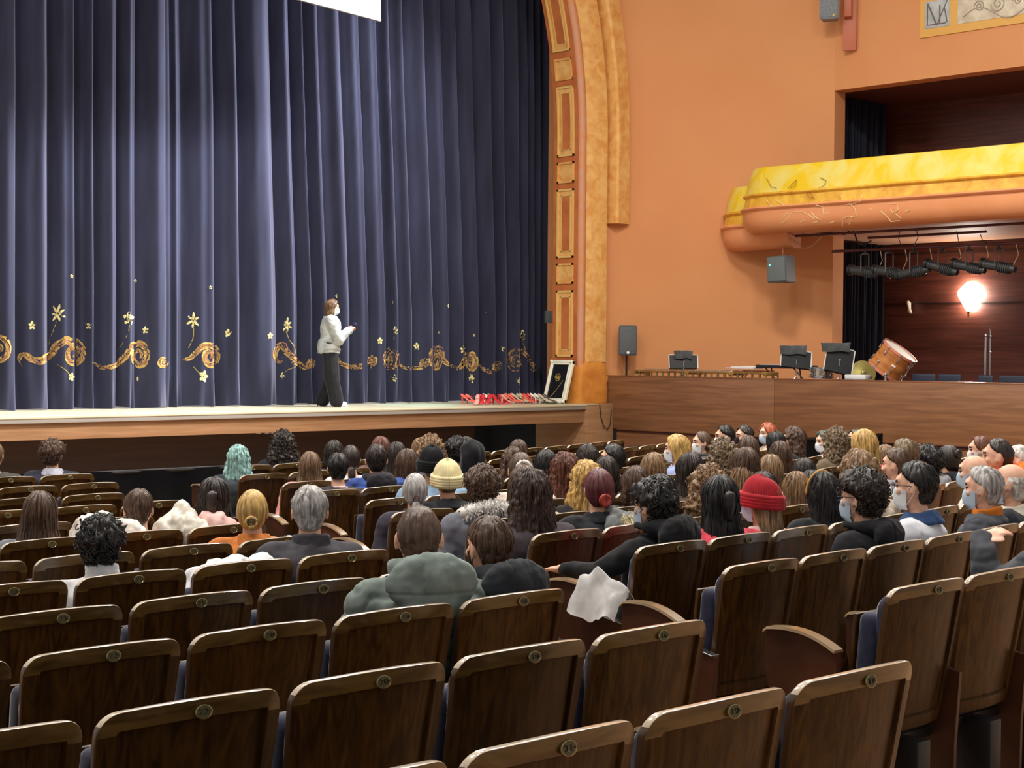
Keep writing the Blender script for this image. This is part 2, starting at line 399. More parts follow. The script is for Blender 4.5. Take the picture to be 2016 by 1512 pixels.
# coffers on the reveal
def coffer(s0, s1, lines):
    yA, yB = 21.62, 21.20; h = .0
    def rect(bm, s0, s1, ya, yb, w_, d, m):
        n = 8
        for (a, b, c, e) in ((s0, s0+w_, ya, yb), (s1-w_, s1, ya, yb), (s0, s1, ya, ya-w_), (s0, s1, yb+w_, yb)):
            loft(bm, [[arch_pt(-.001, c, a+(b-a)*k/n), arch_pt(-d, c, a+(b-a)*k/n), arch_pt(-d, e, a+(b-a)*k/n), arch_pt(-.001, e, a+(b-a)*k/n)] for k in range(n+1)], mi=m)
    bm = bmesh.new(); rect(bm, s0, s1, yA, yB, .035, .022, 0)
    n = 8; loft(bm, [[arch_pt(.002, yA-.03, s), arch_pt(-.004, yA-.03, s), arch_pt(-.004, yB+.03, s), arch_pt(.002, yB+.03, s)] for s in [s0+.03+(s1-s0-.06)*k/n for k in range(n+1)]], mi=1)
    o = part('coffer', bm, [cream_line if lines else gold, gold], t)
    if lines:
        bm = bmesh.new(); rect(bm, s0+.11, s1-.11, yA-.1, yB+.08, .016, .012, 0)
        loft(bm, [[arch_pt(-.004, yA-.12, s), arch_pt(-.0065, yA-.12, s), arch_pt(-.0065, yB+.1, s), arch_pt(-.004, yB+.1, s)] for s in [s0+.13+(s1-s0-.26)*k/n for k in range(n+1)]], mi=1)
        q = part('coffer_border', bm, [cream_line, rust], t)
z_ = lambda py: HT(1115, py, 21.62, 21.4)
for a, b, l in ((702, 572, 1), (559, 519, 0), (508, 373, 1), (361, 320, 0), (309, 172, 1), (160, 118, 0)): coffer(z_(a), z_(b), l)
coffer(z_(104), z_(-60), 1); coffer(z_(-75), z_(-115), 0)
# side wall, turning out from the arch
def wall(name, plan, z0, z1, m, thick=.15):
    bm = bmesh.new()
    prism(bm, plan, 'z', z0, z1); return struct(obj(name, bm, m, sharp=20))
PL = [(22.25, 21.2), (22.5, 21.05), (23.0, 20.75), (23.5, 20.32), (23.95, 19.85), (24.35, 19.3), (24.7, 18.7), (25.0, 18.0)]
def smooth_plan(p, n=28):
    t_ = np.linspace(0, 1, len(p)); tt = np.linspace(0, 1, n); xs = np.interp(tt, t_, [q[0] for q in p]); ys = np.interp(tt, t_, [q[1] for q in p]); return list(zip(xs, ys))
wall('wall_right', smooth_plan(PL)+[(25.35, 18.02), (25.35, 22.5), (22.25, 22.5)], 0, 13.5, orange)
OT = EYE+4.75
wall('wall_upper', [(25.0, 18.0), (25.0, 4), (25.35, 4), (25.35, 18.0)], OT, 13.5, orange)
# recess behind the box: back wall, side, soffit, box floors
wall('wall_recess', [(27.6, 19.2), (27.6, 4), (27.8, 4), (27.8, 19.2)], 0, OT+.2, red_panel)
wall('wall_return', [(25.35, 18.9), (27.7, 18.9), (27.7, 19.1), (25.35, 19.1)], 0, OT+.2, mat('deep brown', srgb(60, 36, 28), .6))  # plain brown, darker than the back wall
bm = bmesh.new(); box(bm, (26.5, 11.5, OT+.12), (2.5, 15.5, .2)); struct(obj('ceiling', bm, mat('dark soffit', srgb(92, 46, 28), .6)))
bm = bmesh.new(); box(bm, (24.75, 12.8, 1.50), (4.5, 17.2, .08)); tag(obj('box_floor', bm, red_panel), None, None); struct(bpy.data.objects['box_floor']); bpy.data.objects['box_floor'].name = 'floor_box'
for k, z in enumerate((3.05, 4.0)):
    bm = bmesh.new(); box(bm, (27.585, 11.5, z), (.03, 15, .025)); struct(obj('trim_%d' % (k+2), bm, mat('panel joint', srgb(48, 24, 18), .5)))
# box parapet (walnut) along the right
t = thing('box_parapet', 'long walnut-panelled parapet of the side box along the right', 'parapet', (22.3, 14, 0))
ztop = EYE-.40
bm = bmesh.new(); ys = [20.97, 17.2, 12.6, 8, 5]
for a, b in zip(ys, ys[1:]): box(bm, (22.4, (a+b)/2, (ztop+.70)/2+.0), (.2, a-b-.008, ztop-.70), .004)
part('front_panel', bm, box_wood, t)
bm = bmesh.new(); box(bm, (22.41, 13, .66), (.16, 16, .03)); part('dark_reveal', bm, mat('dark red line', srgb(58, 24, 18), .5), t)
bm = bmesh.new(); box(bm, (22.42, 13, .33), (.16, 16, .63)); part('lower_panel', bm, box_wood, t)
bm = bmesh.new(); box(bm, (22.45, 13, ztop+.008), (.31, 16, .022), .006); part('capping', bm, mat('lacquered cap', srgb(112, 70, 46), .16, kind='noise', col2=srgb(136, 90, 60), scale=2, stretch=(1, 1, 8), coat=.6), t)
# ---- balcony above the box
yel = mat('yellow gilding', srgb(226, 190, 16), .45, kind='noise', col2=srgb(222, 206, 110), scale=2.2, detail=9, dist=.6, spec=.4, lo=.4, hi=.62)
yor = mat('amber gilding', srgb(206, 146, 40), .45, kind='noise', col2=srgb(226, 184, 66), scale=5, detail=9, dist=.6)
ora2 = mat('balcony terracotta', srgb(214, 142, 92), .6, kind='noise', col2=srgb(222, 152, 104), scale=1)
def balcony(xf, y_end, rad, ztop, zbot, label, wallx=25.1, ys_=4.):
    t = thing('balcony_front', label, 'balcony', (xf, y_end-3, zbot))
    H_ = ztop-zbot
    path = [(xf, ys_)]+[(xf, y) for y in np.linspace(ys_+.3, y_end-rad, 8)]
    for k in range(1, 13): a = k/12*PI/2; path.append((xf+rad-rad*math.cos(a), y_end-rad+rad*math.sin(a)))
    path.append((wallx, y_end))
    def nrm(i):
        if i <= 8: return (-1, 0)
        if i >= 21: return (0, 1)
        a = (i-8)/12*PI/2; return (-math.cos(a), math.sin(a))
    def band(name, prof, m):
        bm = bmesh.new(); loft(bm, [[Vector((p[0]+nrm(i)[0]*o, p[1]+nrm(i)[1]*o, zbot+H_*z)) for o, z in prof] for i, p in enumerate(path)]); return part(name, bm, m, t, sharp=40)
    band('yellow_band', [(-.14, 1.0), (-.10, 1.012), (-.06, 1.0), (.02, .80), (.05, .58), (-.15, .58)], yel)
    band('amber_band', [(-.15, .60), (.09, .60), (.11, .575), (.10, .56), (.06, .545), (.10, .37), (-.15, .37)], yor)
    band('terracotta_band', [(-.15, .39), (.13, .39), (.155, .365), (.14, .345), (.10, .33), (.10, .2), (.04, .07), (-.10, 0), (-.3, 0), (-.3, .39)], ora2)
    return t
B1 = balcony(23.2, 18.9, .8, EYE+3.25, EYE+2.12, 'long curved balcony front with mottled yellow, amber and terracotta bands')
balcony(23.75, 19.75, .7, EYE+3.02, EYE+1.88, 'set-back lower end of the balcony, tucked against the curved wall', 24.4, 18.0)
bm = bmesh.new(); prism(bm, [(23.4, 4), (23.4, 17.9), (23.62, 18.42), (24.05, 18.75), (27.55, 18.8), (27.55, 4)], 'z', EYE+2.14, EYE+2.21); struct(obj('ceiling_box', bm, mat('pale soffit', srgb(214, 160, 128), .6)))
# vine drawing on the balcony front: fine raised lines
vm = mat('cream line paint', srgb(232, 216, 166), .5); vd = mat('ochre line paint', srgb(150, 104, 30), .5)
def bal_pt(px, py):
    """where the ray meets the banded front"""
    x = 23.2; p = onX(px, py, x); zt, zb = EYE+3.25, EYE+2.12; v = (p.z-zb)/(zt-zb)
    o = float(np.interp(v, [0, .07, .2, .33, .37, .39, .55, .6, .8, 1], [0, .04, .10, .105, .155, .13, .10, .09, .03, -.06]))
    x -= o+.004; p = onX(px, py, x)
    if p.y > 18.1: p.x += min(.8, .8-math.sqrt(max(0, .64-(min(p.y, 18.88)-18.1)**2)))
    return p
rv = random.Random(11)
def vine(pts, m, r=.005):
    bm = bmesh.new(); P = [bal_pt(*p) for p in pts]; Q = []
    for a, b in zip(P, P[1:]): Q += [a.lerp(b, k/3) for k in range(3)]
    tube(bm, Q+[P[-1]], r, 6); o = obj('painted_vine', bm, m, B1); o.location = -Vector(B1.location)
for pts, m in [([(1534, 442), (1537, 430), (1546, 420), (1551, 422), (1546, 434), (1536, 441)], vm), ([(1551, 422), (1562, 417), (1575, 417), (1590, 424), (1600, 432)], vm),
               ([(1505, 352), (1514, 368), (1525, 371)], vd), ([(1547, 372), (1556, 362), (1564, 355), (1562, 366), (1553, 371)], vd), ([(1610, 350), (1622, 356), (1618, 366), (1608, 371)], vd),
               ([(1583, 375), (1588, 388), (1600, 392), (1592, 380), (1583, 375)], vd), ([(1505, 392), (1512, 404), (1524, 408)], vm), ([(1524, 394), (1538, 402), (1542, 410)], vm),
               ([(1652, 384), (1656, 396), (1670, 402), (1680, 412), (1682, 424)], vm), ([(1693, 385), (1690, 396), (1676, 402), (1662, 404)], vm), ([(1655, 446), (1656, 432), (1668, 426), (1676, 428), (1668, 442)], vm),
               ([(1748, 402), (1762, 402), (1764, 414), (1754, 420), (1749, 412)], vm), ([(1757, 420), (1770, 430)], vm), ([(1706, 411), (1714, 414)], vm), ([(1779, 417), (1787, 414)], vm), ([(1750, 437), (1768, 435)], vm), ([(1730, 416), (1742, 426), (1750, 436)], vm),
               ([(1602, 404), (1616, 408), (1618, 422), (1628, 420)], vm), ([(1594, 418), (1602, 428), (1612, 434)], vm), ([(1570, 440), (1580, 434)], vm), ([(1595, 440), (1606, 437)], vm), ([(1630, 440), (1640, 436)], vm)]: vine(pts, m)
# ---------------------------------------------------------------- people
def remesh(bm, vox, it=4, fac=.5):
    me = bpy.data.meshes.new('tmp'); bm.to_mesh(me); bm.free()
    o = bpy.data.objects.new('tmp', me); C.objects.link(o)
    m = o.modifiers.new('r', 'REMESH'); m.mode = 'VOXEL'; m.voxel_size = vox
    if it: s = o.modifiers.new('s', 'SMOOTH'); s.factor = fac; s.iterations = it
    dg = bpy.context.evaluated_depsgraph_get(); out = bpy.data.meshes.new_from_object(o.evaluated_get(dg))
    bpy.data.objects.remove(o); bpy.data.meshes.remove(me); return out
def getco(me):
    a = np.empty(len(me.vertices)*3, dtype=np.float64); me.vertices.foreach_get('co', a); return a.reshape(-1, 3)
def getno(me):
    a = np.empty(len(me.vertices)*3, dtype=np.float64); me.vertices.foreach_get('normal', a); return a.reshape(-1, 3)
def setco(me, a):
    me.vertices.foreach_set('co', a.ravel()); me.update()
def lumps(me, amp, sc_, seed=0, stretch=(1, 1, 1)):
    co = getco(me); no = getno(me); d = np.array([noise.noise(Vector((p[0]*sc_*stretch[0]+seed, p[1]*sc_*stretch[1], p[2]*sc_*stretch[2]))) for p in co])
    setco(me, co+no*(d*amp)[:, None])
def cap(bm, a, b, ra, rb):
    a, b = Vector(a), Vector(b); n = 5
    tube(bm, [a.lerp(b, k/n) for k in range(n+1)], [ra+(rb-ra)*k/n for k in range(n+1)], 12); ball(bm, a, ra, 12, 8); ball(bm, b, rb, 12, 8)
def ering(z, y, rx, ry, n=24, p=2.4, x=0):
    out = []
    for k in range(n):
        a = 2*PI*k/n; c, s = math.cos(a), math.sin(a)
        out.append(Vector((x+rx*math.copysign(abs(c)**(2/p), c), y+ry*math.copysign(abs(s)**(2/p), s), z)))
    return out
def hand(bm, wrist, d, n, side, curl=.5, r=.0095, fist=False):
    """five fingers of unequal length and a thumb from the side of the palm; d along the hand, n = back of the hand"""
    w, d, n = Vector(wrist), Vector(d).normalized(), Vector(n).normalized(); s = d.cross(n).normalized()*side
    R = Matrix((s, d, n)).transposed()
    ball(bm, w+d*.045, (.040, .050, .017), 12, 8, R); cap(bm, w-d*.03, w+d*.02, .027, .026)
    for k, (off, ln) in enumerate(((-.030, .072), (-.010, .080), (.010, .074), (.029, .058))):
        p = w+d*.085+s*off; pts = [w+d*.05+s*off*.8, p]; a = 0
        for q in range(3):
            a += curl*(1.25 if fist else .55)*(1+.08*k); p = p+(d*math.cos(a)-n*math.sin(a))*ln*(.45, .32, .25)[q]; pts.append(p)
        tube(bm, pts, [r*1.05, r*1.03, r, r*.9, r*.72], 8); ball(bm, pts[-1], r*.72, 8, 6)
    p0 = w+d*.02-s*.026; p1 = p0-s*.026+d*.028-n*.006; p2 = p1+d*.03-s*.004-n*.010; p3 = p2+d*.022+s*.008*curl-n*.006
    tube(bm, [p0, p1, p2, p3], [r*1.35, r*1.2, r*1.05, r*.8], 8); ball(bm, p3, r*.8, 8, 6)
def head_prims(bm, c, R=None):
    R = R or Matrix.Identity(3); c = Vector(c); P = lambda v: c+R @ Vector(v)
    def b(v, r, rot=None): ball(bm, P(v), r, 20, 14, R @ rot if rot is not None else R)
    b((0, -.012, .022), (.0745, .094, .094)); b((0, .015, -.02), (.066, .073, .085)); b((0, .028, -.062), (.050, .056, .046)); b((0, .062, -.090), (.024, .022, .018))
    b((0, .070, .030), (.050, .024, .030))
    for s in (-1, 1):
        b((s*.040, .062, -.022), (.022, .022, .020)); b((s*.030, .0775, .006), (.0125, .010, .009))
        Re = Matrix.Rotation(s*.45, 3, 'Z') @ Matrix.Rotation(-.15, 3, 'X')
        b((s*.081, -.008, -.004), (.008, .020, .034), Re); b((s*.072, .004, -.020), (.010, .010, .014))
    loft(bm, [[P(q) for q in r] for r in ([(-.007, .076, .024), (.007, .076, .024), (.005, .086, .024), (-.005, .086, .024)],
              [(-.012, .074, -.010), (.012, .074, -.010), (.007, .102, -.014), (-.007, .102, -.014)],
              [(-.017, .070, -.026), (.017, .070, -.026), (.010, .106, -.024), (-.010, .106, -.024)],
              [(-.010, .070, -.034), (.010, .070, -.034), (.006, .094, -.033), (-.006, .094, -.033)])])
    b((0, .080, -.050), (.022, .011, .0055)); b((0, .078, -.060), (.019, .010, .0055))
SIT = dict(tor=[(.43, .30, .175, .125), (.52, .30, .18, .13), (.62, .285, .158, .112), (.73, .265, .158, .115), (.84, .245, .178, .12), (.91, .236, .185, .105), (.955, .235, .13, .075), (.985, .240, .062, .056)],
           neck=((0, .236, .95), (0, .256, 1.055)), head=(0, .262, 1.122),
           arms=[((-.185, .236, .905), (-.245, .30, .66), (-.135, .52, .585)), ((.185, .236, .905), (.245, .30, .66), (.135, .52, .585))],
           hd=[((.25, .9, -.1), (0, .1, 1)), ((-.25, .9, -.1), (0, .1, 1))],
           legs=[((-.09, .30, .52), (-.115, .74, .50), (-.12, .74, .09)), ((.09, .30, .52), (.115, .74, .50), (.12, .74, .09))])
REST = dict(SIT); REST['arms'] = [((-.185, .236, .905), (-.285, .40, .80), (-.275, .62, .80)), SIT['arms'][1]]; REST['hd'] = [((0, 1, -.05), (0, .1, 1)), SIT['hd'][1]]
CHIN = dict(SIT); CHIN['arms'] = [((-.185, .236, .905), (-.20, .50, .67), (-.105, .44, .965)), SIT['arms'][1]]; CHIN['hd'] = [((.35, -.35, .85), (-.6, .6, 0)), SIT['hd'][1]]
RAISE = dict(SIT); RAISE['arms'] = [((-.185, .236, .905), (-.30, .40, .76), (-.285, .48, 1.03)), SIT['arms'][1]]; RAISE['hd'] = [((.85, -.35, .35), (-.35, -.25, .85)), SIT['hd'][1]]
POSES = dict(sit=SIT, rest=REST, chin=CHIN, up=RAISE)
def arm_len_ok(): pass
def prim_body(bm, J):
    T = [ering(z, y, rx*.93, ry*.92) for z, y, rx, ry in J['tor']]; loft(bm, T)
    cap(bm, *J['neck'], .060, .050); head_prims(bm, J['head'])
    for (s, e, w_), (d, n), side in zip(J['arms'], J['hd'], (-1, 1)):
        cap(bm, s, e, .048, .038); cap(bm, e, w_, .038, .026); hand(bm, w_, d, n, side, J.get('curl', .5), fist=J.get('fist', False))
    for h, k, a in J['legs']:
        cap(bm, h, k, .080, .056); cap(bm, k, a, .054, .036); a = Vector(a); fd = Vector(J.get('foot', (0, 1, 0)))
        cap(bm, a+Vector((0, 0, -.045))-fd*.03, a+Vector((0, 0, -.055))+fd*.12, .033, .026)
def prim_top(bm, J, t, hem=.46, collar=None):
    T = [ering(z, y, rx+t, ry+t) for z, y, rx, ry in J['tor'] if z >= hem-.04]; loft(bm, T)
    nk = J['neck'][0]
    for s, e, w_ in J['arms']:
        s = Vector(s); cap(bm, (s.x*.28, nk[1], nk[2]-.012), s+Vector((0, 0, -.004)), .044+t*.6, .056+t*.8)
        cap(bm, s, e, .054+t*.9, .046+t*.8); e, w_ = Vector(e), Vector(w_); cap(bm, e, e.lerp(w_, .93), .044+t*.8, .036+t*.55)
def ssm(x, a, b):
    k = np.clip((x-a)/(b-a), 0, 1); return k*k*(3-2*k)
def rotz(co, c, ang):
    x = co[:, 0]-c[0]; y = co[:, 1]-c[1]; ca, sa = np.cos(ang), np.sin(ang); o = co.copy()
    o[:, 0] = c[0]+x*ca-y*sa; o[:, 1] = c[1]+x*sa+y*ca; return o
def twist(co, ty, hy, lean):
    """ty torso yaw, hy head yaw (radians, + = to the left), lean forward"""
    w1 = ssm(co[:, 2], .58, .86); w2 = ssm(co[:, 2], .985, 1.06)
    o = rotz(co, (0, .255), hy*w2*np.where(co[:, 2] > .9, 1, 0)-ty*w2); o = rotz(o, (0, .25), ty*w1)
    k = np.clip(o[:, 2]-.55, 0, None); o[:, 1] += lean*k; o[:, 2] -= .5*lean*abs(lean)*k; return o
CACHE = {}
SKIN = [mat('skin', srgb(214, 160, 132), .5, kind='noise', col2=srgb(232, 184, 158), scale=14, spec=.35), mat('eye', (.02, .015, .012), .2), mat('lip', srgb(170, 95, 88), .5), mat('brow', (.03, .018, .01), .7)]
def base_body(pose, vox=.0085):
    k = ('body', pose)
    if k in CACHE: return CACHE[k]
    bm = bmesh.new(); prim_body(bm, POSES[pose]); me = remesh(bm, vox, 3); CACHE[k] = me
    h = Vector(POSES[pose]['head']); mi = np.zeros(len(me.polygons), dtype=np.int32)
    for p in me.polygons:
        if p.center.z < h.z-.1: continue
        c = p.center-h
        if c.y > .07:
            if abs(abs(c.x)-.031) < .011 and abs(c.z-.006) < .006: mi[p.index] = 1
            elif abs(c.x) < .021 and abs(c.z+.055) < .008: mi[p.index] = 2
            elif abs(abs(c.x)-.032) < .017 and abs(c.z-.030) < .0055: mi[p.index] = 3
    me.polygons.foreach_set('material_index', mi)
    for m in SKIN: me.materials.append(m)
    me.shade_smooth(); return me
def base_top(kind, pose):
    k = (kind, pose)
    if k in CACHE: return CACHE[k]
    t = dict(sweater=.016, coat=.028, puffer=.034, shirt=.010)[kind]+(.014 if pose == 'up' else 0)
    bm = bmesh.new(); prim_top(bm, POSES[pose], t); me = remesh(bm, .011, 9)
    co = getco(me); no = getno(me)
    if kind == 'puffer':
        armx = np.clip((np.abs(co[:, 0])-.20)/.03, 0, 1)
        ph = (co[:, 2]+.25*np.abs(co[:, 0])*armx)/.078
        dd = np.abs((ph+.5)%1-.5)*.078; b = 1-np.exp(-(dd/.011)**2); co = co+no*((b-.8)*.013*(1-.45*armx))[:, None]
    setco(me, co)
    lumps(me, dict(sweater=.012, coat=.016, puffer=.006, shirt=.012)[kind], 9, 3, (1, 1, .8)); lumps(me, .006, 24, 7)
    me.shade_smooth(); CACHE[k] = me; return me
def twisted(key, base, ty, hy, lean):
    k = (key, round(ty, 2), round(hy, 2), round(lean, 2))
    if k not in CACHE:
        me = base.copy(); setco(me, twist(getco(me), ty, hy, lean)); CACHE[k] = me
    return CACHE[k]
def legs_mesh():
    if 'legs' in CACHE: return CACHE['legs']
    bm = bmesh.new(); box(bm, (0, .31, .50), (.31, .20, .13), .06, 4)
    for h, k, a in SIT['legs']:
        a = Vector(a); cap(bm, h, k, .082, .070); cap(bm, k, a+Vector((0, 0, .03)), .068, .056)
    me = remesh(bm, .014, 4); lumps(me, .012, 11); me.shade_smooth(); CACHE['legs'] = me; return me
def shoe_mesh():
    if 'shoe' in CACHE: return CACHE['shoe']
    bm = bmesh.new()
    for x in (-.12, .12):
        cap(bm, (x, .71, .06), (x, .88, .045), .048, .040); box(bm, (x, .80, .016), (.095, .27, .03), .012); cap(bm, (x, .735, .06), (x, .735, .11), .045, .046)
    me = remesh(bm, .009, 3); me.shade_smooth(); CACHE['shoe'] = me; return me
# ---- hair, built round the middle of the head, face towards +y
def lerp_tab(tab, z):
    zs = [t[0] for t in tab]
    return [float(np.interp(z, zs[::-1], [t[k] for t in tab][::-1])) for k in range(1, len(tab[0]))]
HAIR = {  # t = thickness, zmin, sections below the ears (z, cy, rx, ry), cut = face opening (z, angle from the back), ridge, curl, wave
 'short':  dict(t=.007, zmin=-.088, low=[(.0, -.012, .080, .099), (-.03, -.013, .0745, .090), (-.06, -.02, .064, .074), (-.088, -.022, .046, .052)], cut=[(.125, 185), (.095, 150), (.06, 118), (.035, 96), (.01, 76), (-.02, 64), (-.1, 56)], ridge=.0025, curl=.004, cs=70),
 'crop':   dict(t=.013, zmin=-.080, low=[(.01, -.012, .085, .102), (-.03, -.013, .0745, .090), (-.06, -.02, .064, .074), (-.080, -.022, .048, .056)], cut=[(.14, 185), (.10, 160), (.06, 120), (.035, 98), (.01, 78), (-.02, 66), (-.1, 58)], ridge=.006, curl=.006, cs=45),
 'curlytop': dict(t=.036, zmin=-.080, low=[(.0, -.015, .092, .108), (-.03, -.015, .078, .092), (-.05, -.02, .068, .080), (-.080, -.02, .050, .058)], cut=[(.15, 185), (.10, 165), (.05, 128), (.03, 100), (.0, 80), (-.02, 68), (-.1, 58)], ridge=.004, curl=.022, cs=34),
 'bob':    dict(t=.020, zmin=-.150, low=[(-.02, -.018, .098, .110), (-.08, -.028, .105, .095), (-.12, -.034, .100, .085), (-.15, -.03, .084, .066)], cut=[(.13, 180), (.07, 135), (0, 112), (-.2, 104)], ridge=.010, curl=.004, cs=22),
 'long':   dict(t=.018, zmin=-.36, low=[(-.02, -.018, .094, .108), (-.08, -.034, .100, .090), (-.16, -.062, .118, .070), (-.26, -.085, .128, .054), (-.36, -.095, .110, .036)], cut=[(.13, 180), (.07, 135), (0, 112), (-.5, 112)], ridge=.012, curl=.003, cs=18),
 'medium': dict(t=.018, zmin=-.235, low=[(-.02, -.018, .094, .108), (-.08, -.034, .100, .092), (-.16, -.056, .110, .070), (-.235, -.07, .10, .045)], cut=[(.13, 180), (.07, 135), (0, 112), (-.5, 112)], ridge=.012, curl=.004, cs=18),
 'wavy':   dict(t=.024, zmin=-.30, low=[(-.02, -.018, .104, .112), (-.08, -.036, .118, .096), (-.16, -.06, .130, .076), (-.24, -.08, .130, .058), (-.30, -.085, .105, .036)], cut=[(.14, 180), (.07, 135), (0, 112), (-.5, 112)], ridge=.012, curl=.014, cs=20, wave=.012),
 'curly':  dict(t=.036, zmin=-.33, low=[(-.01, -.018, .122, .124), (-.08, -.034, .148, .112), (-.18, -.06, .172, .090), (-.27, -.08, .172, .066), (-.33, -.085, .135, .045)], cut=[(.15, 180), (.07, 140), (0, 116), (-.5, 116)], ridge=.008, curl=.024, cs=32, wave=.008),
 'tied':   dict(t=.009, zmin=-.085, low=[(-.03, -.014, .079, .094), (-.06, -.028, .066, .074), (-.085, -.03, .046, .050)], cut=[(.12, 180), (.08, 140), (.03, 112), (-.02, 88), (-.1, 66)], ridge=.005, curl=.0, cs=30),
 'fringe': dict(t=.010, zmin=-.090, low=[(-.03, -.012, .081, .093), (-.06, -.02, .071, .079), (-.09, -.02, .052, .056)], cut=[(.05, 100), (.02, 90), (-.02, 72), (-.1, 62)], ridge=.004, curl=.007, cs=40, ztop=.045)}
def hair_mesh(style, seed):
    k = ('hair', style, seed)
    if k in CACHE: return CACHE[k]
    H = HAIR[style]; nu, nv = 132, 30 if H['zmin'] > -.12 else 46; t = H['t']; ztop = H.get('ztop', .118+t); bm = bmesh.new(); rnd = random.Random(seed*7+len(style))
    lowz = H['low'][0][0]; so = rnd.random()*50
    def ringp(z):
        if z > lowz:
            q = max(0., 1-(z/(.118+t))**2)**.5; rx, ry, cy = (.078+t)*q, (.100+t)*q, -.008
            if z < lowz+.05:
                a = (z-lowz)/.05; c2, x2, y2 = H['low'][0][1:]; rx = x2+(rx-x2)*a; ry = y2+(ry-y2)*a; cy = c2+(cy-c2)*a
            return cy, rx, ry
        return lerp_tab(H['low'], z)
    def P(u, v):
        th = 2*PI*u
        if v < .42 and 'ztop' not in H:
            ph = v/.42*PI/2; z = (ztop-.0)*math.cos(ph)*1.0; z = max(z, lowz) if False else z
        elif 'ztop' in H: z = ztop+(H['zmin']-ztop)*v
        else: z = H['zmin']*((v-.42)/.58)**1.1
        cy, rx, ry = ringp(z); ang = abs((th+PI) % (2*PI)-PI)   # 0 at the back
        d = math.degrees(ang); cut = lerp_tab(H['cut'], z)[0]
        tip = 1
        if z < H['zmin']*.8 and H['zmin'] < -.12:
            tip = 1-.35*max(0, (H['zmin']*.8-z)/(-.2*H['zmin']))*(.6+.8*noise.noise(Vector((math.sin(th)*7+so, math.cos(th)*7, 1))))
        a = th+(H.get('wave', 0)*18*math.sin(z*38+so+2*math.sin(th)) if z < .02 else 0)*.1
        n1 = noise.noise(Vector((math.sin(a)*9+so, math.cos(a)*9, z*3))); n2 = noise.noise(Vector((math.sin(a)*26+so, math.cos(a)*26, z*6)))
        rad = 1+(H['ridge']*(n1*1.1+n2*.8))/.09
        c = Vector((math.sin(th)*rx, cy-math.cos(th)*ry, z)); n3 = noise.noise(c*H['cs']+Vector((so, 0, 0)))+.5*noise.noise(c*H['cs']*2+Vector((so, 3, 0)))
        n3 = abs(n3)*1.6-.4 if H['curl'] > .01 else n3
        rad += H['curl']*n3/.09
        if d > cut: rad *= 1-.30*min(1, (d-cut)/16)
        if 'ztop' in H: rad *= 1-.12*max(0, (z-.02)/.03)
        rad *= tip
        q = Vector((math.sin(th)*rx*rad, cy-math.cos(th)*ry*rad, z))
        if z > .03: q.z += (H['curl']*n3+H['ridge']*n1*.5)*min(1, (z-.03)/.06)
        return q
    grid(bm, P, nu, nv, wrap=True)
    if H['curl'] > .02:
        for _ in range(260):
            th = rnd.gauss(0, 1.25); v = rnd.random()**.8*.9; p = P((th/(2*PI)) % 1, v)
            if abs(th) > 2.2 and p.z < .06: continue
            nrm = Vector((p.x, p.y+.02, p.z*.4)).normalized(); a = nrm.orthogonal().normalized(); b = nrm.cross(a); r0 = rnd.uniform(.007, .014); f = rnd.uniform(0, 6)
            pts = [p+nrm*(.002+.008*math.sin(s*.5))+(a*math.cos(f+s*.9)+b*math.sin(f+s*.9))*r0+Vector((0, 0, -.002*s)) for s in range(8)]
            tube(bm, pts, [.0012]+[.0028]*6+[.0008], 4)
    elif style in ('long', 'medium', 'wavy', 'bob', 'crop'):
        for _ in range(110 if H['zmin'] < -.12 else 70):
            th = rnd.gauss(0, .95); u = (th/(2*PI)) % 1; v0 = rnd.uniform(.05, .5); v1 = min(1, v0+rnd.uniform(.2, .5)); pts = []
            if abs(th) > 1.8: continue
            for s in range(9):
                v = v0+(v1-v0)*s/8; p = P((u+.004*math.sin(s+th*9)) % 1, v); pts.append(Vector((p.x*1.012, (p.y+.01)*1.012-.01, p.z+.001)))
            tube(bm, pts, [.0008]+[.0022]*7+[.0006], 4, cap=False)
    me = bpy.data.meshes.new('hair'); bmesh.ops.recalc_face_normals(bm, faces=bm.faces[:]); bm.to_mesh(me); bm.free(); me.shade_smooth(); CACHE[k] = me; return me
def simple(key, fn, ang=180):
    if key not in CACHE:
        bm = bmesh.new(); fn(bm); me = bpy.data.meshes.new(str(key[0])); bmesh.ops.recalc_face_normals(bm, faces=bm.faces[:]); bm.to_mesh(me); bm.free(); me.shade_smooth() if ang >= 180 else sharpen(me, ang); CACHE[key] = me
    return CACHE[key]
def tail_fn(kind):
    def f(bm):
        if kind == 'pony':   pts, rr = [(0, -.10, .00), (0, -.135, -.02), (0, -.145, -.08), (.008, -.13, -.16), (.01, -.12, -.24), (.012, -.12, -.30)], [.02, .034, .042, .042, .032, .012]
        elif kind == 'lowpony': pts, rr = [(0, -.085, -.06), (0, -.11, -.08), (.005, -.12, -.13), (.008, -.115, -.20), (.01, -.11, -.26)], [.018, .026, .032, .028, .008]
        elif kind == 'halfup': pts, rr = [(0, -.105, .05), (0, -.125, .035), (0, -.125, -.02), (0, -.115, -.1)], [.02, .034, .036, .02]
        P = [Vector(p) for p in pts]; Q = []; R = []
        for a, b, ra, rb in zip(P, P[1:], rr, rr[1:]):
            for k in range(4): Q.append(a.lerp(b, k/4)); R.append(ra+(rb-ra)*k/4)
        Q.append(P[-1]); R.append(rr[-1]); rings = []
        for i, ((p, a, u), r) in enumerate(zip(frames(Q), R)):
            rings.append([p+(a*math.cos(t)+u*math.sin(t)*.8)*r*(1+.22*noise.noise(Vector((math.cos(t)*4, math.sin(t)*4, i*.12)))) for t in [2*PI*k/40 for k in range(40)]])
        loft(bm, rings)
    return f
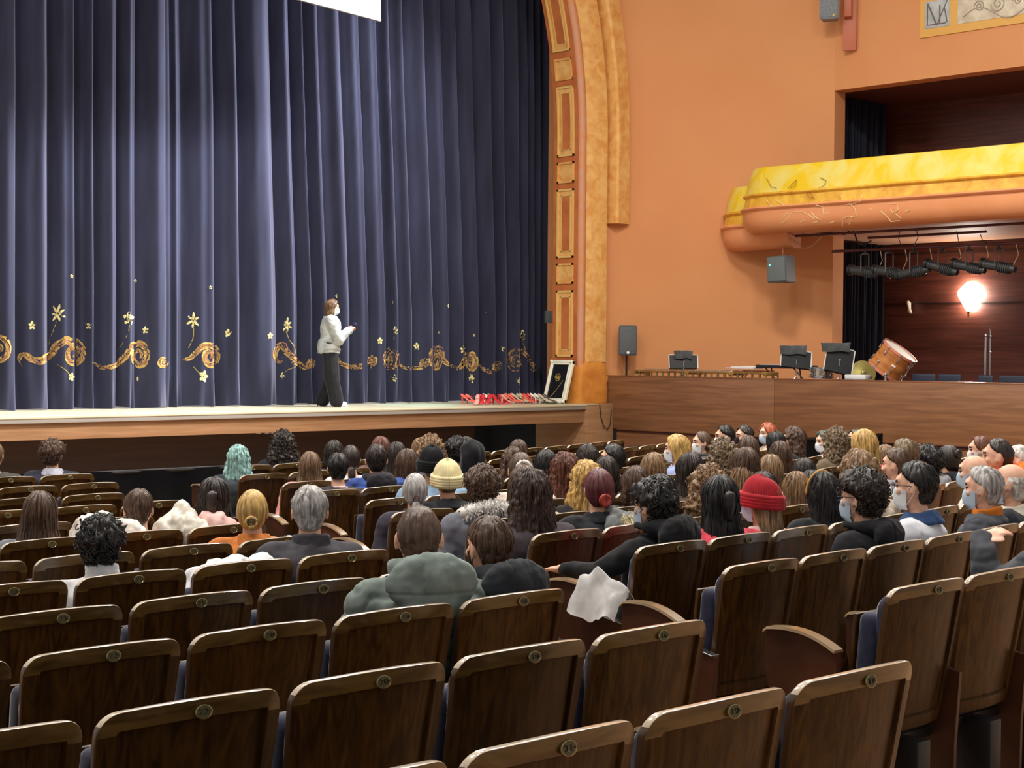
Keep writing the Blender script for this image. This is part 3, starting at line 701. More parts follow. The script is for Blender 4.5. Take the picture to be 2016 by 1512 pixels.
def bun_fn(bm):
    for k in range(5):
        a = 2*PI*k/5; ball(bm, (.014*math.cos(a), -.112, -.045+.014*math.sin(a)), (.022, .02, .022), 12, 8)
    pts = [(.026*math.cos(t)*(1-.1*t/6), -.118-.004*t/6, -.045+.026*math.sin(t)) for t in [k*.5 for k in range(14)]]
    tube(bm, pts, [.008]+[.0135]*12+[.006], 10)
def beanie_fn(slouch=0):
    def f(bm):
        def P(u, v):
            th = 2*PI*u; z = .15*math.cos(v*1.75)-.005; q = max(0, math.sin(min(v*1.75, PI/2)))**.8; r = 1+.006*math.sin(th*44)/.09
            rx, ry = .098*q*r, .116*q*r
            if v > .72: rx *= 1.06; ry *= 1.06
            return Vector((rx*math.sin(th), -.012-ry*math.cos(th)-slouch*max(0, z-.04), z+.012*math.cos(th)*-1+slouch*.1))
        grid(bm, P, 132, 26, wrap=True)
        for zz, rr in ((-.014, 1.01), (.002, 1.03), (.018, 1.035), (.034, 1.02)):
            tube(bm, [Vector((.100*rr*math.sin(2*PI*k/40), -.012-.118*rr*math.cos(2*PI*k/40), zz-.012*math.cos(2*PI*k/40))) for k in range(41)], .0155, 8)
    return f
def headband_fn(bm):
    pts = [Vector((.098*math.cos(t), -.030+.05*math.sin(t)*.0, .140*math.sin(t)+.0)) for t in [PI*k/24*1.16-.12 for k in range(25)]]
    pts = [Vector((p.x, .035-.03*p.z/.14, p.z*.98)) for p in pts]; tube(bm, pts, .022, 10, .35)
def thinband_fn(bm):
    tube(bm, [Vector((.100*math.cos(t), .02, .138*math.sin(t))) for t in [PI*k/24 for k in range(25)]], .008, 8)
def scrunchie_fn(bm, c=(0, -.112, -.047), r=.034):
    n = 60; pts = [Vector((c[0]+r*math.cos(2*PI*k/n)*(1+.06*math.sin(k*2.2)), c[1]+.004*math.sin(k*3.1), c[2]+r*math.sin(2*PI*k/n)*(1+.06*math.sin(k*2.2)))) for k in range(n+1)]
    tube(bm, pts, [.012+.003*math.sin(k*2.6) for k in range(n+1)], 8)
def clip_fn(bm):
    for s in (-1, 1):
        tube(bm, [(s*.008, -.118, -.01), (s*.020, -.135, -.03), (s*.016, -.130, -.06)], [.005, .006, .004], 6)
        for k in range(4): tube(bm, [(s*.018, -.134, -.022-.010*k), (s*.002, -.128, -.026-.010*k)], .003, 5)
def mask_fn(bm):
    def P(u, v):
        a = (u-.5)*math.radians(150); z = -.012-.098*v; b = math.cos(a)**2
        r = .084+.016*b*math.sin(PI*min(1, v*1.15))**.7+.004
        if v > .8: r -= .02*(v-.8)/.2
        return Vector((math.sin(a)*.074*(1-.25*v), .004+math.cos(a)*r, z+.012*b*(1-v)))
    V = grid(bm, P, 30, 16)
    for s in (-1, 1): tube(bm, [Vector((s*.071, .03, -.022)), Vector((s*.082, .0, .014)), Vector((s*.080, -.018, .012)), Vector((s*.079, -.012, -.03)), Vector((s*.058, .03, -.09))], .0018, 5)
def glasses_fn(bm):
    for s in (-1, 1):
        c = Vector((s*.032, .103, .006)); tube(bm, [c+Vector((.024*math.cos(t), -.004*abs(math.cos(t)), .019*math.sin(t))) for t in [2*PI*k/20 for k in range(21)]], .0018, 6)
        tube(bm, [(s*.056, .099, .010), (s*.080, .06, .012), (s*.086, -.005, .010), (s*.083, -.02, -.008)], .002, 5)
    tube(bm, [(-.008, .103, .010), (.008, .103, .010)], .0018, 5)
# ---- collars and hoods, built round the neck base (origin at the neck), back = -y
def collar_fn(kind):
    def f(bm):
        def ring(z, rx, ry, y, th, open_=0):
            n = 40; pts = []
            for k in range(n+1):
                a = -PI/2+(-PI+open_)+(2*PI-2*open_)*k/n
                pts.append(Vector((rx*math.cos(a), y+ry*math.sin(a), z+.02*(math.sin(a) < 0)*-math.sin(a)*.6)))
            tube(bm, pts, th, 10)
        if kind == 'turtle':
            for k in range(4): ring(.0+.022*k, .068-.002*k, .066-.002*k, .0, .016, 0)
        elif kind == 'stand':
            for k in range(4): ring(-.005+.016*k, .082-.001*k, .076-.001*k, -.002, .013, .35)
        elif kind == 'fold':
            for k in range(4): ring(.03-.016*k, .078+.009*k, .074+.011*k, -.004, .011, .5)
        elif kind == 'crew':
            ring(.006, .068, .064, 0, .011, 0)
        elif kind in ('hood', 'fur', 'bighood'):
            g = 1.35 if kind == 'bighood' else 1.
            n = 26
            for k in range(n+1):
                a = -PI/2-2.35+4.7*k/n; b = math.cos(a+PI/2); r = .022+.034*max(0, b)*g
                ball(bm, (.088*math.cos(a)*(1+.1*g), .01+.088*math.sin(a)-.012*max(0, b)*g, .030-.012*max(0, b)), (r, r, r*.9), 10, 8)
            ball(bm, (0, -.125*g**.5, -.012*g), (.128*g, .052*g, .080*g), 16, 10)
            ball(bm, (0, -.140*g**.5, -.070*g), (.086*g, .040*g, .058*g), 14, 10)
    return f
def collar_mesh(kind, seed=0):
    k = ('collar', kind)
    if k not in CACHE:
        bm = bmesh.new(); collar_fn(kind)(bm); me = remesh(bm, .0075 if kind not in ('turtle', 'crew') else .006, 4)
        if kind in ('hood', 'bighood', 'fur'):
            co = getco(me); no = getno(me)
            seam = np.exp(-((np.abs(co[:, 0])-.045)/.004)**2)+np.exp(-((np.abs(co[:, 2]+.05))/.004)**2)*(kind == 'bighood')
            co = co-no*(seam*.007)[:, None]; setco(me, co); lumps(me, .009, 12, 2)
        lumps(me, .005, 30, 4); me.shade_smooth(); CACHE[k] = me
    return CACHE[k]
def fur_fn(bm):
    rnd = random.Random(3)
    arc = lambda u: Vector((.150*u, -.165+.10*u*u, .062-.045*u*u)); tube(bm, [arc(k/20-1) for k in range(41)], [.032+.006*math.sin(k*1.7) for k in range(41)], 10)
    for _ in range(1500):
        b = rnd.uniform(0, 2*PI); c = arc(rnd.uniform(-1, 1))
        o = Vector((0, -1, 0)); d = (o*math.cos(b)+Vector((0, 0, 1))*math.sin(b)); p = c+d*.030; q = p+(d+Vector((rnd.uniform(-.6, .6), rnd.uniform(-.6, .6), rnd.uniform(-.8, .2))))*.024
        t = Vector((rnd.uniform(-1, 1), rnd.uniform(-1, 1), rnd.uniform(-1, 1))).normalized()*.0055
        vs = [bm.verts.new(p-t), bm.verts.new(p+t), bm.verts.new(q)]; bm.faces.new(vs)
def hoodup_mesh():
    k = ('hoodup',)
    if k not in CACHE:
        bm = bmesh.new()
        ball(bm, (0, -.02, .02), (.108, .125, .130), 24, 16); loft(bm, [ering(z, y, rx, ry, p=2.) for z, y, rx, ry in [(-.20, -.03, .13, .10), (-.14, -.025, .098, .09), (-.08, -.022, .10, .11), (0, -.02, .106, .122)]])
        me = remesh(bm, .009, 3); co = getco(me); m = (co[:, 1] > .03) & (co[:, 2] > -.11)
        co[m, 1] = .03+(co[m, 1]-.03)*-.6; setco(me, co); lumps(me, .02, 12, 1, (1, 1, .6)); me.shade_smooth(); CACHE[k] = me
    return CACHE[k]
def hmat(rgb, name=None):
    c = srgb(*rgb); n = 'hair %d %d %d' % tuple(rgb)
    return mat(n, [v*.35 for v in c], .42, kind='noise', col2=[min(1, v*1.35) for v in c], scale=55, stretch=(1, 1, .10), spec=.45, detail=3, lo=.3, hi=.72, bump=.35)
def setmat(o, m):
    while len(o.data.materials) < 1: o.data.materials.append(None)
    o.material_slots[0].link = 'OBJECT'; o.material_slots[0].material = m
def child(name, me, m, parent, loc=(0, 0, 0), rot=(0, 0, 0), label=None, s=None):
    o = bpy.data.objects.new(name, me); C.objects.link(o); o.parent = parent; o.location = loc; o.rotation_euler = rot
    if m is not None: setmat(o, m)
    if s: o.scale = s
    if label: o['label'] = label
    return o
BR = dict(dk=(46, 34, 28), br=(86, 62, 46), lb=(140, 108, 76), bl=(28, 24, 24), rb=(104, 58, 42), gy=(176, 172, 170), bd=(206, 166, 96), gg=(150, 120, 86), te=(150, 192, 188), bu=(96, 40, 44), wh=(210, 205, 198), au=(176, 92, 60), bg=(118, 96, 70))
STAGE_PT = (16.2, 22.0)
TAKEN = {}
SEAT_OF = {}
NO_FIT = []; PLACED = []
def seat_point(row, px, dy=.31):
    """place in a row where the ray through px meets the sitters' line"""
    D = DS[row]; x = PX(px, D+dy); xs = EDGE[(row, 'R')] if row else 99
    a = 0.; y = D+dy
    if x > xs+.3:
        for _ in range(12):
            s = 20*math.asin(min(.9, max(0, (x-xs))/20)); a = s/20; y = D+20*(1-math.cos(a))+dy*math.cos(a); x = y*ratio(px)
    return x, y, a
def person(px, top, style, col, kind, ccol, label, row=None, collar=None, pose='sit', yaw=None, lean=0., tail=None, extras=(), trou=(40, 42, 50), seed=None, ccol2=None, tw=None, sc_=None, group=None):
    H = HAIR.get(style, {}); nat = 1.27 if style.startswith('hat') else 1.245+H.get('t', .01)
    best = None
    for r in (range(1, 12) if row is None else [row]):
        x, y, a = seat_point(r, px); s_ = (HT(px, top, x, y)-FLOORZ[r])/nat; rowD = y-.31
        for i, q in enumerate(SEATS):
            if q['row'] != r: continue
            d = math.hypot(q['x']-x, q['y']-rowD)
            if d > .62: continue
            e = ((s_-.985)/.045)**2+(d/.17)**2+(30 if i in TAKEN else 0)
            if best is None or e < best[0]: best = (e, r, i, d)
        if row is not None and best is None: best = (0, r, None, 9)
    row, si = best[1], best[2]
    if best[0] > 9: NO_FIT.append(('cost', px, row, round(best[0], 1)))
    x, y, a = seat_point(row, px)
    if si is not None:
        q = SEATS[si]; dx = q['x']-x; mv = max(-.05, min(.05, dx)); x += mv
        if si in TAKEN: print('CONFLICT', px, TAKEN[si], 'row', row)
        TAKEN[si] = px
    h = HT(px, top, x, y)-FLOORZ[row]
    s = h/nat; s0 = s; s = min(1.07, max(.90, s))
    if abs(s0-s) > .03: NO_FIT.append((px, row, round(s0, 2)))
    PLACED.append((px, top, row, round(x, 2), round(h/nat, 3), round(best[0], 1)))
    # face the speaker on the stage
    ph = math.atan2(STAGE_PT[0]-x, STAGE_PT[1]-y); hy = (-ph-a) if yaw is None else math.radians(yaw)
    hy = math.radians(round(math.degrees(hy)/7.5)*7.5); ty = hy*.62 if tw is None else math.radians(tw)
    ty = math.radians(round(math.degrees(ty)/5)*5)
    root = thing('person', label, 'person', (x+.24*math.sin(a), y-.24*math.cos(a), FLOORZ[row]), a, group)
    root.scale = (s if sc_ is None else sc_,)*3 if sc_ is None else (sc_,)*3
    seed = seed if seed is not None else px % 3
    b = child('body', twisted(('body', pose), base_body(pose), ty, hy, lean), None, root)
    tp = child(dict(sweater='sweater', coat='coat', puffer='puffer_jacket', shirt='shirt')[kind], twisted((kind, pose), base_top(kind, pose), ty, hy, lean), cloth('cloth %d %d %d' % tuple(ccol), ccol, sheen=.1), root)
    child('trousers', legs_mesh(), cloth('cloth %d %d %d' % tuple(trou), trou), root); child('shoes', shoe_mesh(), cloth('cloth 30 30 32', (30, 30, 32)), root)
    hp = twist(np.array([POSES[pose]['head']]), ty, hy, lean)[0]; np_ = twist(np.array([(0, .240, .965)]), ty, hy, lean)[0]
    hc = tuple(hp); hr = (lean*-.4, 0, hy); nr = (0, 0, ty)
    m = hmat(BR[col] if isinstance(col, str) else col)
    if style.startswith('hat'):
        _, hc_, under = style.split(':'); hcol = dict(red=(178, 44, 54), cream=(226, 214, 168), black=(22, 22, 24), white=(220, 220, 214))[hc_]
        if under != 'none': child('hair', hair_mesh(under, seed), m, root, hc, hr, None, (.93, .93, .90))
        child('beanie', simple(('beanie', hc_ == 'cream'), beanie_fn(.0)), cloth('cloth %d %d %d' % hcol, hcol, .95), root, hc, hr)
    elif style == 'hoodup': child('raised_hood', hoodup_mesh(), cloth('cloth %d %d %d' % tuple(ccol2), ccol2), root, hc, hr)
    elif style != 'none': child('hair', hair_mesh(style, seed), m, root, hc, hr)
    if tail == 'bun': child('hair_bun', simple(('bun',), bun_fn), m if col != 'bu' else hmat((168, 58, 46)), root, hc, hr)
    elif tail == 'topbun': child('hair_bun', simple(('bun',), bun_fn), m, root, tuple(Vector(hc)+Vector((0, .0, .10))), hr)
    elif tail: child('ponytail', simple(('tail', tail), tail_fn(tail)), m, root, hc, hr)
    nloc = tuple(np_+np.array([0, -.005, .040 if collar == 'bighood' else .008 if collar in ('hood', 'fur') else 0]))
    if collar:
        cc = ccol2 or ccol
        nm = dict(turtle='turtleneck_collar', stand='coat_collar', fold='coat_collar', crew='neckband', hood='lowered_hood', bighood='lowered_hood', fur='lowered_hood')[collar]
        c = child(nm, collar_mesh(collar), cloth('cloth %d %d %d' % tuple(cc), cc), root, nloc, nr)
        if collar == 'fur': child('fur_trim', simple(('fur',), fur_fn), mat('grey fur', (.72, .70, .67), .9, sheen=.4), c)
    for e in extras:
        if e.startswith('mask'):
            mc = dict(maskw=(232, 234, 236), maskb=(186, 206, 224), maskk=(20, 20, 22))[e]; child('face_mask', simple(('mask',), mask_fn), mat('mask '+e, srgb(*mc), .8), root, hc, hr)
        elif e == 'glasses': child('glasses', simple(('glasses',), glasses_fn), black_metal, root, hc, hr)
        elif e == 'headband': child('headband', simple(('headband',), headband_fn), cloth('cloth 226 206 140', (226, 206, 140)), root, hc, hr)
        elif e == 'goldband': child('hairband', simple(('thinband',), thinband_fn), cloth('cloth 200 150 80', (200, 150, 80)), root, hc, hr)
        elif e == 'whiteband': child('hairband', simple(('scr2',), lambda bm: scrunchie_fn(bm, (0, -.125, .02), .05)), cloth('cloth 240 232 226', (240, 232, 226)), root, hc, hr)
        elif e == 'scrunchie': child('scrunchie', simple(('scr',), scrunchie_fn), cloth('cloth 240 236 228', (240, 236, 228)), root, hc, hr)
        elif e == 'clip': child('hair_clip', simple(('clip',), clip_fn), mat('clip shell', srgb(90, 62, 50), .25), root, hc, hr)
    return root
# ---------------------------------------------------------------- the audience, front rows last
K = (26, 27, 30); DG = (58, 58, 64)
person(812, 993, 'short', 'br', 'puffer', (126, 138, 132), 'man with short brown hair in a grey-green puffer jacket with a large lowered hood', collar='bighood', row=2)
person(986, 1012, 'crop', 'br', 'coat', (150, 150, 172), 'short-haired man in a dark grey hooded jacket beside the green puffer jacket', collar='bighood', ccol2=(44, 48, 54), extras=('maskk',), row=2, yaw=-10)
person(1305, 938, 'curlytop', 'bl', 'sweater', K, 'curly black-haired man with glasses and a black hoodie, arm on the end panel', collar='bighood', pose='rest', extras=('glasses', 'maskb'), trou=(104, 104, 106), row=3, yaw=5)
person(216, 1010, 'curlytop', 'bl', 'sweater', (226, 226, 228), 'person with curly black hair in a white turtleneck sweater', collar='turtle', row=4)
person(2098, 975, 'short', 'br', 'puffer', (74, 76, 82), 'person in a dark grey puffer jacket raising a bent arm at the right edge', pose='up', row=1)
person(629, 953, 'crop', 'gy', 'coat', (70, 68, 74), 'grey-haired man in a charcoal coat with a stand-up collar', collar='stand', row=4)
person(494, 962, 'tied', 'bd', 'coat', (198, 118, 54), 'blonde woman with a clipped bun and a bright orange coat', tail='bun', extras=('clip',), collar='fold', row=5)
person(95, 965, 'long', 'br', 'coat', (120, 124, 134), 'woman with long straight brown hair and a grey-blue top at the far left', row=6)
person(288, 960, 'crop', 'br', 'sweater', (236, 232, 232), 'person with short brown hair and a bare neck between two white padded coats', collar=None, row=6)
person(436, 937, 'medium', 'dk', 'coat', (222, 178, 172), 'dark-haired woman with half-up hair and a pale pink coat', tail='halfup', row=6)
person(965, 913, 'curlytop', 'br', 'coat', (118, 120, 132), 'person with curly brown hair in a grey parka with fur-trimmed hood', collar='fur', row=5)
person(1062, 920, 'wavy', (66, 48, 40), 'sweater', (78, 70, 76), 'person with dark shoulder-length hair in a plain grey-brown sweater', collar='crew', row=4)
person(829, 930, 'tied', 'gy', 'coat', (64, 60, 72), 'woman with long grey hair tied in a clipped ponytail, dark padded coat', tail='lowpony', extras=('clip',), collar='fold', row=6)
person(1434, 934, 'long', 'bl', 'sweater', (226, 78, 98), 'person with very long half-up black hair and a coral pink top', tail='halfup', row=3)
person(1503, 936, 'hat:red:long', 'gg', 'sweater', (224, 196, 190), 'person wearing a red knitted beanie over long light brown hair', extras=('maskb',), yaw=12, row=3)
person(1635, 927, 'medium', 'bl', 'coat', (40, 42, 48), 'woman with glossy black shoulder-length hair, gold hairband and a black coat', extras=('goldband',), collar='stand', row=3)
person(1718, 918, 'curlytop', 'dk', 'sweater', (34, 34, 38), 'man with a dark curly mop, pale mask and black hoodie', collar='hood', extras=('maskb', 'glasses'), yaw=5, row=2)
person(1196, 920, 'tied', 'bu', 'coat', (36, 38, 42), 'person with burgundy hair in a low red bun and a black jacket', tail='bun', extras=('glasses',), collar='fold', row=4)
person(1242, 915, 'bob', 'br', 'sweater', (60, 50, 50), 'person with a brown bob just right of the burgundy bun', row=5)
person(1148, 904, 'wavy', 'bd', 'sweater', (44, 44, 46), 'person with long golden blond hair and a black top', row=5)
person(1387, 913, 'curly', 'lb', 'sweater', (70, 62, 54), 'person with long curly hair with light highlights, brown top', row=4)
person(1289, 931, 'bob', 'bl', 'sweater', (60, 62, 66), 'black-haired person half hidden behind the curly-haired man with glasses', row=4)
person(1470, 915, 'medium', 'lb', 'sweater', (96, 86, 80), 'person with light brown straight hair right behind the red beanie', row=5)
person(1512, 926, 'bob', 'dk', 'sweater', (60, 60, 66), 'person with dark rounded bob seen just above the red beanie', row=4)
person(1557, 941, 'medium', 'lb', 'sweater', (110, 96, 84), 'person with light brown hair low between the red beanie and the black bob', row=4)
person(1590, 903, 'bob', 'dk', 'coat', (120, 112, 104), 'person with grey-brown bob behind the two black-haired women', row=5)
person(1588, 928, 'long', 'bl', 'sweater', (52, 54, 58), 'person with long black hair just left of the gold hairband', row=4)
person(1825, 906, 'crop', 'bl', 'shirt', (232, 234, 242), 'man with black hair, white shirt with blue collar and a mask', collar='fold', ccol2=(58, 84, 128), extras=('maskw', 'glasses'), yaw=12, row=2)
person(1933, 915, 'crop', 'gy', 'puffer', (74, 76, 84), 'elderly man with grey hair, orange collar and a dark grey jacket', collar='stand', ccol2=(214, 122, 40), extras=('maskb',), yaw=12, row=2)
person(1987, 908, 'fringe', 'wh', 'coat', (44, 48, 56), 'bald elderly man with a cream-trimmed black jacket at the right edge', collar='fold', ccol2=(220, 214, 196), extras=('maskb',), yaw=12, row=2)
person(1929, 892, 'fringe', 'wh', 'shirt', (214, 210, 200), 'bald man with white fringe behind the orange-collared man', extras=('maskb',), yaw=14, row=3)
person(1761, 880, 'crop', 'br', 'sweater', (178, 176, 180), 'young man with brown hair in a light grey sweater, hand at his chin', pose='chin', collar='hood', yaw=5, row=4)
person(1748, 874, 'medium', 'lb', 'sweater', (120, 110, 100), 'person with light brown hair beside the young man in light grey', row=5)
person(1700, 883, 'wavy', 'lb', 'coat', (206, 190, 172), 'person with streaked light brown hair, beige collar and a hot pink top', collar='fold', row=3)
person(1835, 874, 'curlytop', 'bl', 'sweater', (150, 148, 152), 'man with black curls and shaved sides in a grey hoodie', collar='hood', yaw=15, row=4)
person(1870, 874, 'tied', 'dk', 'coat', (38, 38, 42), 'person with a messy dark bun over blond underside, black jacket', tail='topbun', collar='hood', row=4)
person(1795, 862, 'crop', 'bg', 'coat', (54, 84, 140), 'short brown-haired man in a bright blue jacket', collar='hood', yaw=5, row=4)
person(1940, 857, 'tied', 'rb', 'sweater', (196, 196, 200), 'woman with a dark red ponytail, white mask and light grey hoodie', tail='lowpony', collar='hood', extras=('maskw',), yaw=22, row=4)
person(1981, 862, 'short', 'dk', 'sweater', (240, 108, 28), 'short-haired person in a vivid orange hoodie', collar='bighood', yaw=20, row=3)
person(2010, 874, 'short', 'wh', 'shirt', (214, 216, 222), 'white-haired person in a pale top cut by the right edge', extras=('maskw',), yaw=15, row=3)
person(1683, 843, 'tied', 'dk', 'sweater', (180, 44, 52), 'masked woman with glasses, tied dark hair and a red top', extras=('maskw', 'glasses'), yaw=45, row=6)
person(1714, 843, 'medium', 'bd', 'sweater', (180, 60, 60), 'person with straight yellow-blond hair next to the masked woman in red', row=5)
person(1644, 840, 'curly', 'bg', 'coat', (112, 96, 76), 'person with long crinkled brown hair and a mottled brown coat', row=6)
person(1618, 846, 'bob', (86, 96, 88), 'shirt', (230, 226, 228), 'masked person with grey-green dyed bob and white top', extras=('maskw',), yaw=45, row=7)
person(1565, 838, 'wavy', 'br', 'coat', (34, 36, 40), 'person with brown wavy hair and a black coat near the wooden parapet', yaw=15, row=7)
person(1535, 848, 'medium', 'bl', 'coat', (62, 60, 72), 'person with straight blue-black hair and dark purple coat', row=7)
person(1508, 831, 'medium', 'au', 'sweater', (196, 172, 148), 'copper-haired person with a light blue mask in the front row', extras=('maskb',), yaw=50, row=8)
person(1464, 836, 'crop', 'dk', 'sweater', (60, 60, 62), 'dark-haired man wearing a black mask near the parapet', extras=('maskk', 'glasses'), yaw=45, row=8)
person(1424, 836, 'crop', 'bl', 'sweater', (70, 68, 66), 'short black-haired man turning left, left of the black mask', extras=('maskw',), yaw=35, row=8)
person(1378, 848, 'tied', 'br', 'coat', (70, 68, 72), 'masked woman with brown ponytail and a dark jacket with red lining', tail='pony', collar='hood', extras=('maskw',), yaw=42, row=8)
person(1330, 853, 'medium', 'bd', 'sweater', (150, 164, 206), 'blonde woman with pale blue top and white mask', extras=('maskw',), yaw=25, row=7)
person(1428, 862, 'curly', 'bg', 'sweater', (120, 110, 100), 'person with half-up crinkled brown hair behind the black-haired man', tail='halfup', row=6)
person(1468, 856, 'long', 'br', 'coat', (96, 86, 80), 'person with long brown hair behind the black mask', extras=('maskb',), row=7)
person(1530, 867, 'medium', 'br', 'sweater', (204, 196, 190), 'person with brown hair falling right over a pale top, near light brown long hair', row=6)
person(1464, 879, 'long', 'br', 'sweater', (92, 80, 74), 'person with long brown hair in the middle, left of the light brown long hair', row=5)
person(1510, 893, 'long', 'lb', 'sweater', (150, 130, 108), 'person with long light brown hair falling straight behind the rounded bob', row=5)
person(1353, 889, 'long', 'dk', 'coat', (80, 66, 60), 'person with long dark brown hair fanning over a brown coat', row=5)
person(1289, 889, 'bob', 'lb', 'sweater', (120, 112, 104), 'person with rounded light brown bob beside the dark fanned hair', row=6)
person(1218, 873, 'crop', 'bl', 'coat', (30, 30, 34), 'short black-haired person with white mask and black top before the pillar', extras=('maskw',), yaw=30, row=7)
person(1168, 872, 'bob', 'dk', 'sweater', (74, 66, 62), 'person with dark brown rounded bob in front of the wooden pillar', row=7)
person(1185, 896, 'bob', 'dk', 'sweater', (70, 60, 60), 'person with dark bob just above the burgundy bun', row=6)
person(1125, 888, 'wavy', 'rb', 'sweater', (84, 92, 120), 'person with auburn wavy hair left of the golden blond', row=6)
person(1085, 884, 'medium', 'bl', 'coat', (60, 66, 90), 'person with glossy black hair held by a dark clip', extras=('clip',), row=7)
person(1028, 864, 'medium', 'br', 'sweater', (90, 80, 74), 'person with brown head furthest back behind the white hairband', row=9)
person(1018, 879, 'wavy', 'br', 'sweater', (98, 84, 76), 'person with long brown wavy hair left of the white hairband', row=8)
person(1040, 889, 'tied', 'br', 'sweater', (226, 210, 196), 'person with brown hair and a looped white hairband', extras=('whiteband',), tail='lowpony', row=6)
person(1022, 914, 'long', 'br', 'sweater', (188, 170, 158), 'person with long brown hair between the fur hood and the dark shoulder-length hair', row=5)
person(941, 868, 'hoodup', 'dk', 'coat', (96, 92, 104), 'person with a raised black hood and a grey coat', ccol2=(24, 25, 30), row=8)
person(925, 858, 'medium', 'dk', 'coat', (212, 202, 182), 'dark-haired person in a cream jacket beside the raised hood', row=10)
person(893, 858, 'curlytop', 'bl', 'coat', (56, 58, 66), 'person with tousled black hair right of the cream headband', row=9)
person(872, 904, 'hat:cream:crop', 'bg', 'coat', (44, 46, 52), 'person wearing a cream knitted beanie and a dark hooded coat', collar='fold', row=6)
person(865, 877, 'hat:black:short', 'br', 'coat', (140, 168, 196), 'person wearing a black beanie and a light blue jacket', row=7)
person(858, 855, 'curly', 'lb', 'coat', (80, 86, 116), 'person with a wide cream headband round brown curls', extras=('headband',), yaw=-8, row=9)
person(821, 861, 'tied', 'lb', 'sweater', (100, 90, 84), 'person with blond hair in a white scrunchie bun', tail='bun', extras=('scrunchie',), row=10)
person(790, 869, 'long', 'dk', 'sweater', (80, 70, 74), 'dark long-haired person behind the blue puffer jacket, front row', row=9)
person(793, 882, 'long', 'br', 'coat', (120, 60, 110), 'brown-haired person with a pink and teal coat right of the blue puffer', row=8)
person(754, 873, 'crop', 'dk', 'puffer', (62, 86, 156), 'man in a blue puffer jacket with a dark lowered hood', collar='hood', ccol2=(44, 42, 48), row=8)
person(743, 858, 'long', 'rb', 'sweater', (120, 90, 84), 'person with reddish brown long hair rising behind the blue puffer jacket', row=10)
person(701, 875, 'tied', 'dk', 'shirt', (222, 222, 230), 'person with dark tied hair and a white shirt', tail='lowpony', row=9)
person(677, 890, 'crop', 'bl', 'sweater', (60, 56, 62), 'short black-haired person with a pale pink collar', collar='crew', ccol2=(236, 214, 214), row=8)
person(650, 865, 'bob', 'dk', 'sweater', (84, 84, 90), 'person with a short dark brown bob and grey top', row=10)
person(620, 888, 'long', (120, 92, 66), 'coat', (226, 158, 150), 'person with very long brown hair with blond tips, pink jacket', row=9)
person(567, 846, 'curly', 'dk', 'coat', (40, 40, 44), 'person with a big mass of long dark curls near the stage', row=11)
person(460, 875, 'wavy', 'te', 'coat', (60, 66, 72), 'person with long turquoise hair', row=10)
person(105, 862, 'curlytop', 'br', 'coat', (44, 48, 62), 'person with curly brown hair, navy jacket and grey scarf, front row left', collar='fold', ccol2=(186, 186, 202), row=11)
person(-4, 868, 'tied', 'bg', 'sweater', (70, 68, 64), 'person with light brown ponytail cut by the left edge, front row', tail='pony', row=11)
print('NO_FIT', NO_FIT)
for p in sorted(PLACED): print(p)
# ---------------------------------------------------------------- put the seats in
ORD = ['nearest', 'second', 'third', 'fourth', 'fifth', 'sixth', 'seventh', 'eighth', 'ninth', 'tenth', 'eleventh', 'front']
NTH = ['first', 'second', 'third', 'fourth', 'fifth', 'sixth', 'seventh', 'eighth', 'ninth', 'tenth', 'eleventh', 'twelfth', 'thirteenth', 'fourteenth', 'fifteenth', 'sixteenth', 'seventeenth', 'eighteenth', 'nineteenth', 'twentieth', 'twenty-first', 'twenty-second', 'twenty-third', 'twenty-fourth', 'twenty-fifth']
PROTO = {}
def drop(t):
    for ch in t.children: drop(ch)
    bpy.data.objects.remove(t)
for i, q in enumerate(SEATS):
    down = i in TAKEN; near = q['row'] <= 4
    num = str((16 if q['row'] in (1, 2, 5, 7) else 17)+2*q['k']) if q['block'] == 'left' else str(max(1, (14 if q['row'] in (1, 2, 5, 7) else 15)-2*q['k']))
    end = q['k'] == 0
    key = (down, end, q['block'], num if near else None)
    if key in PROTO: t = copy_tree(PROTO[key])
    else:
        t, std = build_seat(num if near else None, down)
        if q['block'] == 'left' and end: std(.2765, True)
        if q['block'] == 'right' and end:
            for ch in [c for c in t.children if c.name.startswith('side_panel')][:1]: ch.name = 'end_panel'; 
            for ch in [c for c in t.children if c.name.split('.')[0] in ('end_panel', 'armrest')]: bpy.data.objects.remove(ch)
            std(-.29, True)
        del t['sides']
        bpy.context.view_layer.update(); reg(t); PROTO[key] = t
    t.location = (q['x'], q['y'], FLOORZ[q['row']]); t.rotation_euler = (0, 0, q['a'])
    r = ORD[q['row']]; rowt = 'front row' if r == 'front' else r+' row from the camera' if q['row'] else 'nearest row'
    t['label'] = 'dark wooden tip-up seat, %s, %s seat %s of the aisle' % (rowt, NTH[q['k']], q['block']) + (', occupied' if down else '')
    t['group'] = 'theatre seats in the %s' % rowt
def velvet_mat():
    m = mat('stage velvet', srgb(42, 43, 60), .8, kind='noise', col2=srgb(52, 54, 74), scale=2.2, stretch=(3, 1, .3), sheen=.55, spec=.15, detail=5)
    b = m.node_tree.nodes['Principled BSDF']; b.inputs['Sheen Roughness'].default_value = .42; b.inputs['Sheen Tint'].default_value = (.62, .64, .85, 1); return m
